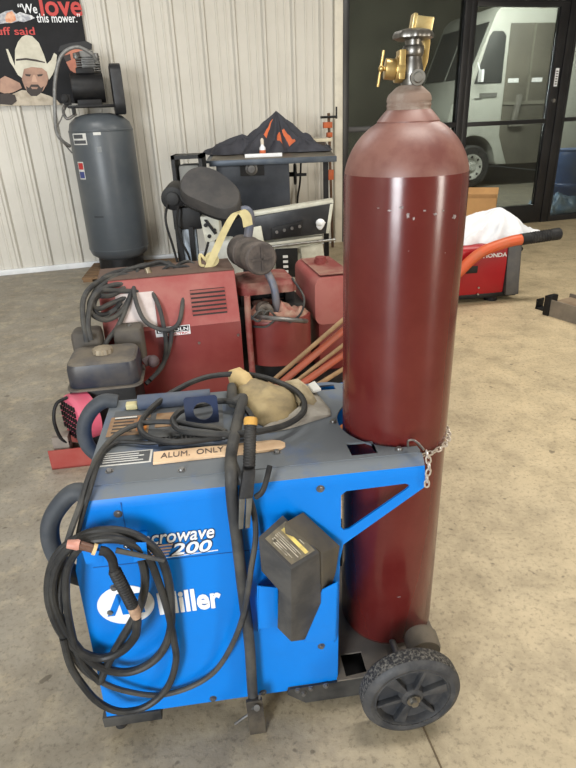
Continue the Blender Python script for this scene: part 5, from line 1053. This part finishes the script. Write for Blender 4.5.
g = G(); g.tube([(0.06, -0.2, 1.95), (0.02, -0.24, 2.02), (-0.10, -0.26, 2.07), (-0.24, -0.26, 2.0), (-0.33, -0.26, 1.8), (-0.38, -0.24, 1.55), (-0.40, -0.22, 1.40), (-0.37, -0.20, 1.32), (-0.31, -0.12, 1.26)], 0.016, 10, 6); g.done('hose', HOSE, co)
g = G(); g.tube([(-0.28, -0.1, 1.6), (-0.34, -0.16, 1.5), (-0.40, -0.2, 1.4), (-0.36, -0.2, 1.3), (-0.30, -0.14, 1.2)], 0.006, 8, 6); g.tube([(-0.25, -0.1, 1.64), (-0.31, -0.1, 1.58), (-0.29, -0.13, 1.5), (-0.2, -0.1, 1.54)], 0.014, 8, 6); g.done('copper_line', DSTEEL, co)
g = G(); g.box((-0.26, -0.1, 1.66), (0.07, 0.06, 0.09)); g.cyl((-0.28, -0.14, 1.67), (-0.28, -0.16, 1.67), 0.035, n=18); g.done('gauge', BLK, co, bevel=0.006)
pt = thing('wooden_pallet', 'worn brown wooden pallet under the grey air compressor', 'pallet', (-1.62, 6.12, 0), 6)
WD = pm('pallet_wood', (128, 100, 72), 0.85, dirt=(92, 74, 56), amt=0.7, scale=9, bump=0.15)
for k in range(6):
    g = G(); g.mm((-0.45, -0.35 + 0.115 * k, 0.025), (0.85, -0.25 + 0.115 * k, 0.045)); g.done('plank', WD, pt, bevel=0.002)
for x in (-0.44, 0.15, 0.75):
    g = G(); g.mm((x, -0.35, 0.0), (x + 0.09, 0.33, 0.025)); g.done('stringer', WD, pt)

# ------------------------------------------------------------------ red generator and what lies on it
ge = thing('portable_generator', 'red and black portable generator half hidden behind the maroon cylinder', 'generator', (1.43, 4.5, 0), 8)
GR = pm('generator_red', (160, 16, 28), 0.4, dirt=(140, 18, 26), amt=0.5, scale=4)
GK = pm('generator_grey', (74, 74, 76), 0.55, dirt=(96, 92, 88), amt=0.5, scale=8)
g = G(); g.loft([[(-0.24, 0.02, 0.07), (0.37, 0.02, 0.07), (0.37, 0.44, 0.07), (-0.24, 0.44, 0.07)], [(-0.24, 0.0, 0.30), (0.365, 0.0, 0.30), (0.365, 0.46, 0.30), (-0.24, 0.46, 0.30)], [(-0.24, 0.0, 0.44), (0.36, 0.0, 0.44), (0.36, 0.46, 0.44), (-0.24, 0.46, 0.44)], [(-0.24, 0.03, 0.47), (0.35, 0.03, 0.47), (0.35, 0.43, 0.47), (-0.24, 0.43, 0.47)]]); g.done('side_panels', GR, ge, bevel=0.015)
endp = [(0.0, 0.05), (0.0, 0.3), (0.04, 0.48), (0.42, 0.48), (0.46, 0.3), (0.46, 0.05)]
g = G(); g.loft([[(x + (0.02 if z > 0.4 else (0.025 if z < 0.1 else 0)), y - 0.006 if y < .2 else y + 0.006, z) for y, z in endp] for x in (0.36, 0.475)]); g.done('end_cover', GK, ge, bevel=0.012)
g = G(); g.loft([[(x, y - 0.006 if y < .2 else y + 0.006, z) for y, z in endp] for x in (-0.33, -0.235)]); g.done('end_cover', GK, ge, bevel=0.012)
g = G(); g.mm((-0.33, 0.02, 0.035), (0.49, 0.44, 0.075)); g.done('base_frame', BLK, ge, bevel=0.01)
for x in (-0.22, 0.30, ):
    for y in (0.08, 0.38):
        g = G(); g.cyl((x, y, 0.0), (x, y, 0.04), 0.055, 0.045, 20); g.done('rubber_foot', BLKR, ge)
g = G(); g.tube([(0.44, 0.12, 0.47), (0.45, 0.12, 0.52), (0.45, 0.34, 0.52), (0.44, 0.34, 0.47)], 0.018, 10, 4); g.tube([(0.49, 0.1, 0.42), (0.535, 0.1, 0.40), (0.50, 0.1, 0.37)], 0.012, 8, 4); g.done('carry_handle', BLK, ge)
g = G(); g.mm((0.02, -0.004, 0.255), (0.12, 0.012, 0.315)); g.done('side_vent', BLK, ge, bevel=0.01)
for z in (0.095, 0.15): 
    g = G(); g.cyl((0.15, 0.02, z - 0.02), (0.15, 0.006, z - 0.02), 0.008, n=10); g.done('panel_screw', STEEL, ge)
text('maker_name', 'HONDA', WHITE, ge, (0.152, -0.004, 0.374), (1, 0, 0), (0, 0, 1), width=0.20, size=0.05, bold=0.03, squash=0.032)
cs = mound('white_sheet', [pm('sheet_white', (222, 224, 228), 0.7, dirt=(198, 200, 206), amt=0.5, scale=8)], 0.50, 0.26, 0.24, 13, 4.1, peak=(0.18, 0.0), sharp=0.8)
cs.location = Vector((1.43, 4.5, 0)); place(cs, (1.60, 4.80, 0.472), 8); tag(cs, 'crumpled white sheet heaped over the red generator', 'sheet')
tb = thing('orange_tube', 'orange tube tool with black ribbed grip lying along the red generator', 'tool', (1.43, 4.5, 0), 8)
tpth = [(-0.286, -0.05, 0.113), (-0.168, -0.05, 0.201), (-0.053, -0.05, 0.296), (0.023, -0.05, 0.37), (0.115, -0.05, 0.434), (0.226, -0.05, 0.472), (0.355, -0.05, 0.502), (0.453, -0.05, 0.511)]
g = G(); g.tube(tpth, 0.042, 16, 5); g.done('tube', pm('tube_orange', (202, 88, 46), 0.5, dirt=(176, 100, 66), amt=0.6, scale=8), tb)
ga, gb_ = [Vector(q) for q in [(0.428, -0.05, 0.509), (0.752, -0.05, 0.534)]]
g = G(); ax = gb_ - ga; n_ = ax.length
pr = [(0, 0), (0.045, 0.0), (0.045, n_ * 0.2)]
for k in range(16): pr.append((0.040 + (0.007 if k % 2 else 0), n_ * (0.22 + 0.5 * k / 15)))
pr += [(0.042, n_ * 0.75), (0.047, n_ * 0.8), (0.047, n_ * 0.97), (0.04, n_), (0, n_)]
g.lathe(pr, ga, ax, 24); g.done('ribbed_grip', BLKR, tb)
bx2 = thing('cardboard_box', 'open brown cardboard box behind the white sheet', 'box', (1.93, 5.75, 0), -20)
CB = pm('cardboard', (176, 134, 84), 0.8, dirt=(150, 112, 70), amt=0.5, scale=5)
g = G(); w_, d_, h_ = 0.30, 0.30, 0.68
g.mm((-w_ / 2, -d_ / 2, 0), (w_ / 2, -d_ / 2 + 0.006, h_)); g.mm((-w_ / 2, d_ / 2 - 0.006, 0), (w_ / 2, d_ / 2, h_)); g.mm((-w_ / 2, -d_ / 2, 0), (-w_ / 2 + 0.006, d_ / 2, h_)); g.mm((w_ / 2 - 0.006, -d_ / 2, 0), (w_ / 2, d_ / 2, h_)); g.mm((-w_ / 2, -d_ / 2, 0), (w_ / 2, d_ / 2, 0.006)); g.done('carton', CB, bx2)
for a, b in (((-0.15, -0.15, 0.678), (-0.15, 0.15, 0.678)), ((-0.15, 0.15, 0.678), (0.15, 0.15, 0.678))):
    g = G(); a, b = Vector(a), Vector(b); o_ = Vector((-0.10, 0, 0.05)) if a.x == b.x else Vector((0, 0.1, 0.05)); g.prism([a, b, b + o_, a + o_], (0.003, 0.003, 0.004)); g.done('flap', CB, bx2)

# steel channel on the floor at the right
sc_ = thing('steel_channel', 'long grey steel channel with black end bracket on the floor at right', 'steel beam', (1.985, 4.17, 0), -62)
SG = pm('channel_grey', (126, 116, 102), 0.7, 0.1, dirt=(92, 86, 78), amt=0.6, scale=6)
g = G(); g.prism([(0.0, 0.0, 0.0), (0.0, 0.26, 0.0), (0.0, 0.26, 0.125), (0.0, 0.25, 0.125), (0.0, 0.25, 0.01), (0.0, 0.012, 0.01), (0.0, 0.012, 0.125), (0.0, 0.0, 0.125)], (2.6, 0, 0)); g.done('channel', SG, sc_)
g = G(); g.mm((0.01, 0.012, 0.09), (2.59, 0.25, 0.10)); g.done('channel_infill', pm('channel_rust', (120, 100, 80), 0.8, dirt=(150, 132, 108), amt=0.7, scale=7), sc_)
g = G(); g.mm((-0.02, -0.012, 0.0), (0.03, 0.012, 0.15)); g.mm((-0.14, 0.06, 0.0), (0.0, 0.14, 0.012)); g.mm((-0.145, 0.06, 0.0), (-0.135, 0.14, 0.08)); g.mm((-0.02, 0.0, 0.09), (0.02, 0.09, 0.15)); g.done('end_bracket', BLK, sc_, bevel=0.003)
# ------------------------------------------------------------------ light and camera
w = bpy.data.worlds.new('daylight'); SC.world = w; w.use_nodes = True
bg = w.node_tree.nodes['Background']; bg.inputs[0].default_value = (0.86, 0.92, 1.0, 1); bg.inputs[1].default_value = 1.0
def area(name, loc, aim, sx, sy, power, col):
    l = bpy.data.lights.new(name, 'AREA'); l.shape = 'RECTANGLE'; l.size = sx; l.size_y = sy; l.energy = power; l.color = col
    o = bpy.data.objects.new(name, l); COL.objects.link(o); o.location = loc
    o.rotation_euler = (Vector(aim) - Vector(loc)).to_track_quat('-Z', 'Y').to_euler()
    return o
area('garage_door_daylight', (-2.75, -4.9, 1.9), (-2.75, 5, 1.5), 2.0, 3.0, 620, (0.93, 0.97, 1.0))
area('overhead_fill', (0.9, 1.4, 3.9), (0.9, 1.4, 0), 1.6, 0.4, 95, (1.0, 0.96, 0.88))  # three added overhead fills, no fixtures: brighten floor and upper surfaces
area('overhead_fill', (2.6, 4.2, 3.9), (2.6, 4.2, 0), 1.6, 0.4, 110, (1.0, 0.96, 0.88))
area('overhead_fill', (-1.8, 4.0, 3.9), (-1.8, 4.0, 0), 1.6, 0.4, 70, (1.0, 0.98, 0.94))
area('side_door_daylight', (6.9, -3.4, 1.6), (0, 1.5, 0.6), 1.4, 2.8, 300, (1.0, 0.93, 0.82))
area('bay_fill', (4.2, 10.2, 3.6), (4.4, 12.5, 1.0), 3.0, 1.0, 300, (1.0, 0.98, 0.93))  # both bay lights are added fill for the van and left pane
area('bay_fill', (1.9, 9.6, 3.6), (2.2, 12.5, 0.8), 2.0, 1.0, 260, (1.0, 0.98, 0.93))
cd = bpy.data.cameras.new('camera'); cam = bpy.data.objects.new('camera', cd); COL.objects.link(cam)
cd.sensor_fit = 'VERTICAL'; cd.sensor_height = 36.0; cd.lens = 575.0 / 768.0 * 36.0; cd.clip_start = 0.05
p_, r_ = R(25.0), R(2.3)
fw = Vector((0, math.cos(p_), -math.sin(p_))); rt = Vector((1, 0, 0)); dn = -rt.cross(fw)
cx_ = rt * math.cos(r_) + dn * math.sin(r_); cy_ = -rt * math.sin(r_) + dn * math.cos(r_)
M_ = Matrix((cx_, -cy_, -fw)).transposed().to_4x4(); M_.translation = Vector((0, 0, 1.45))
cam.matrix_world = M_
SC.camera = cam
vs = SC.view_settings; vs.view_transform = 'Standard'; vs.look = 'None'; vs.exposure = -0.17; vs.gamma = 1.0; vs.use_curve_mapping = False
SC.cycles.use_denoising = True
SC.cycles.max_bounces = 8
SC.cycles.transparent_max_bounces = 12
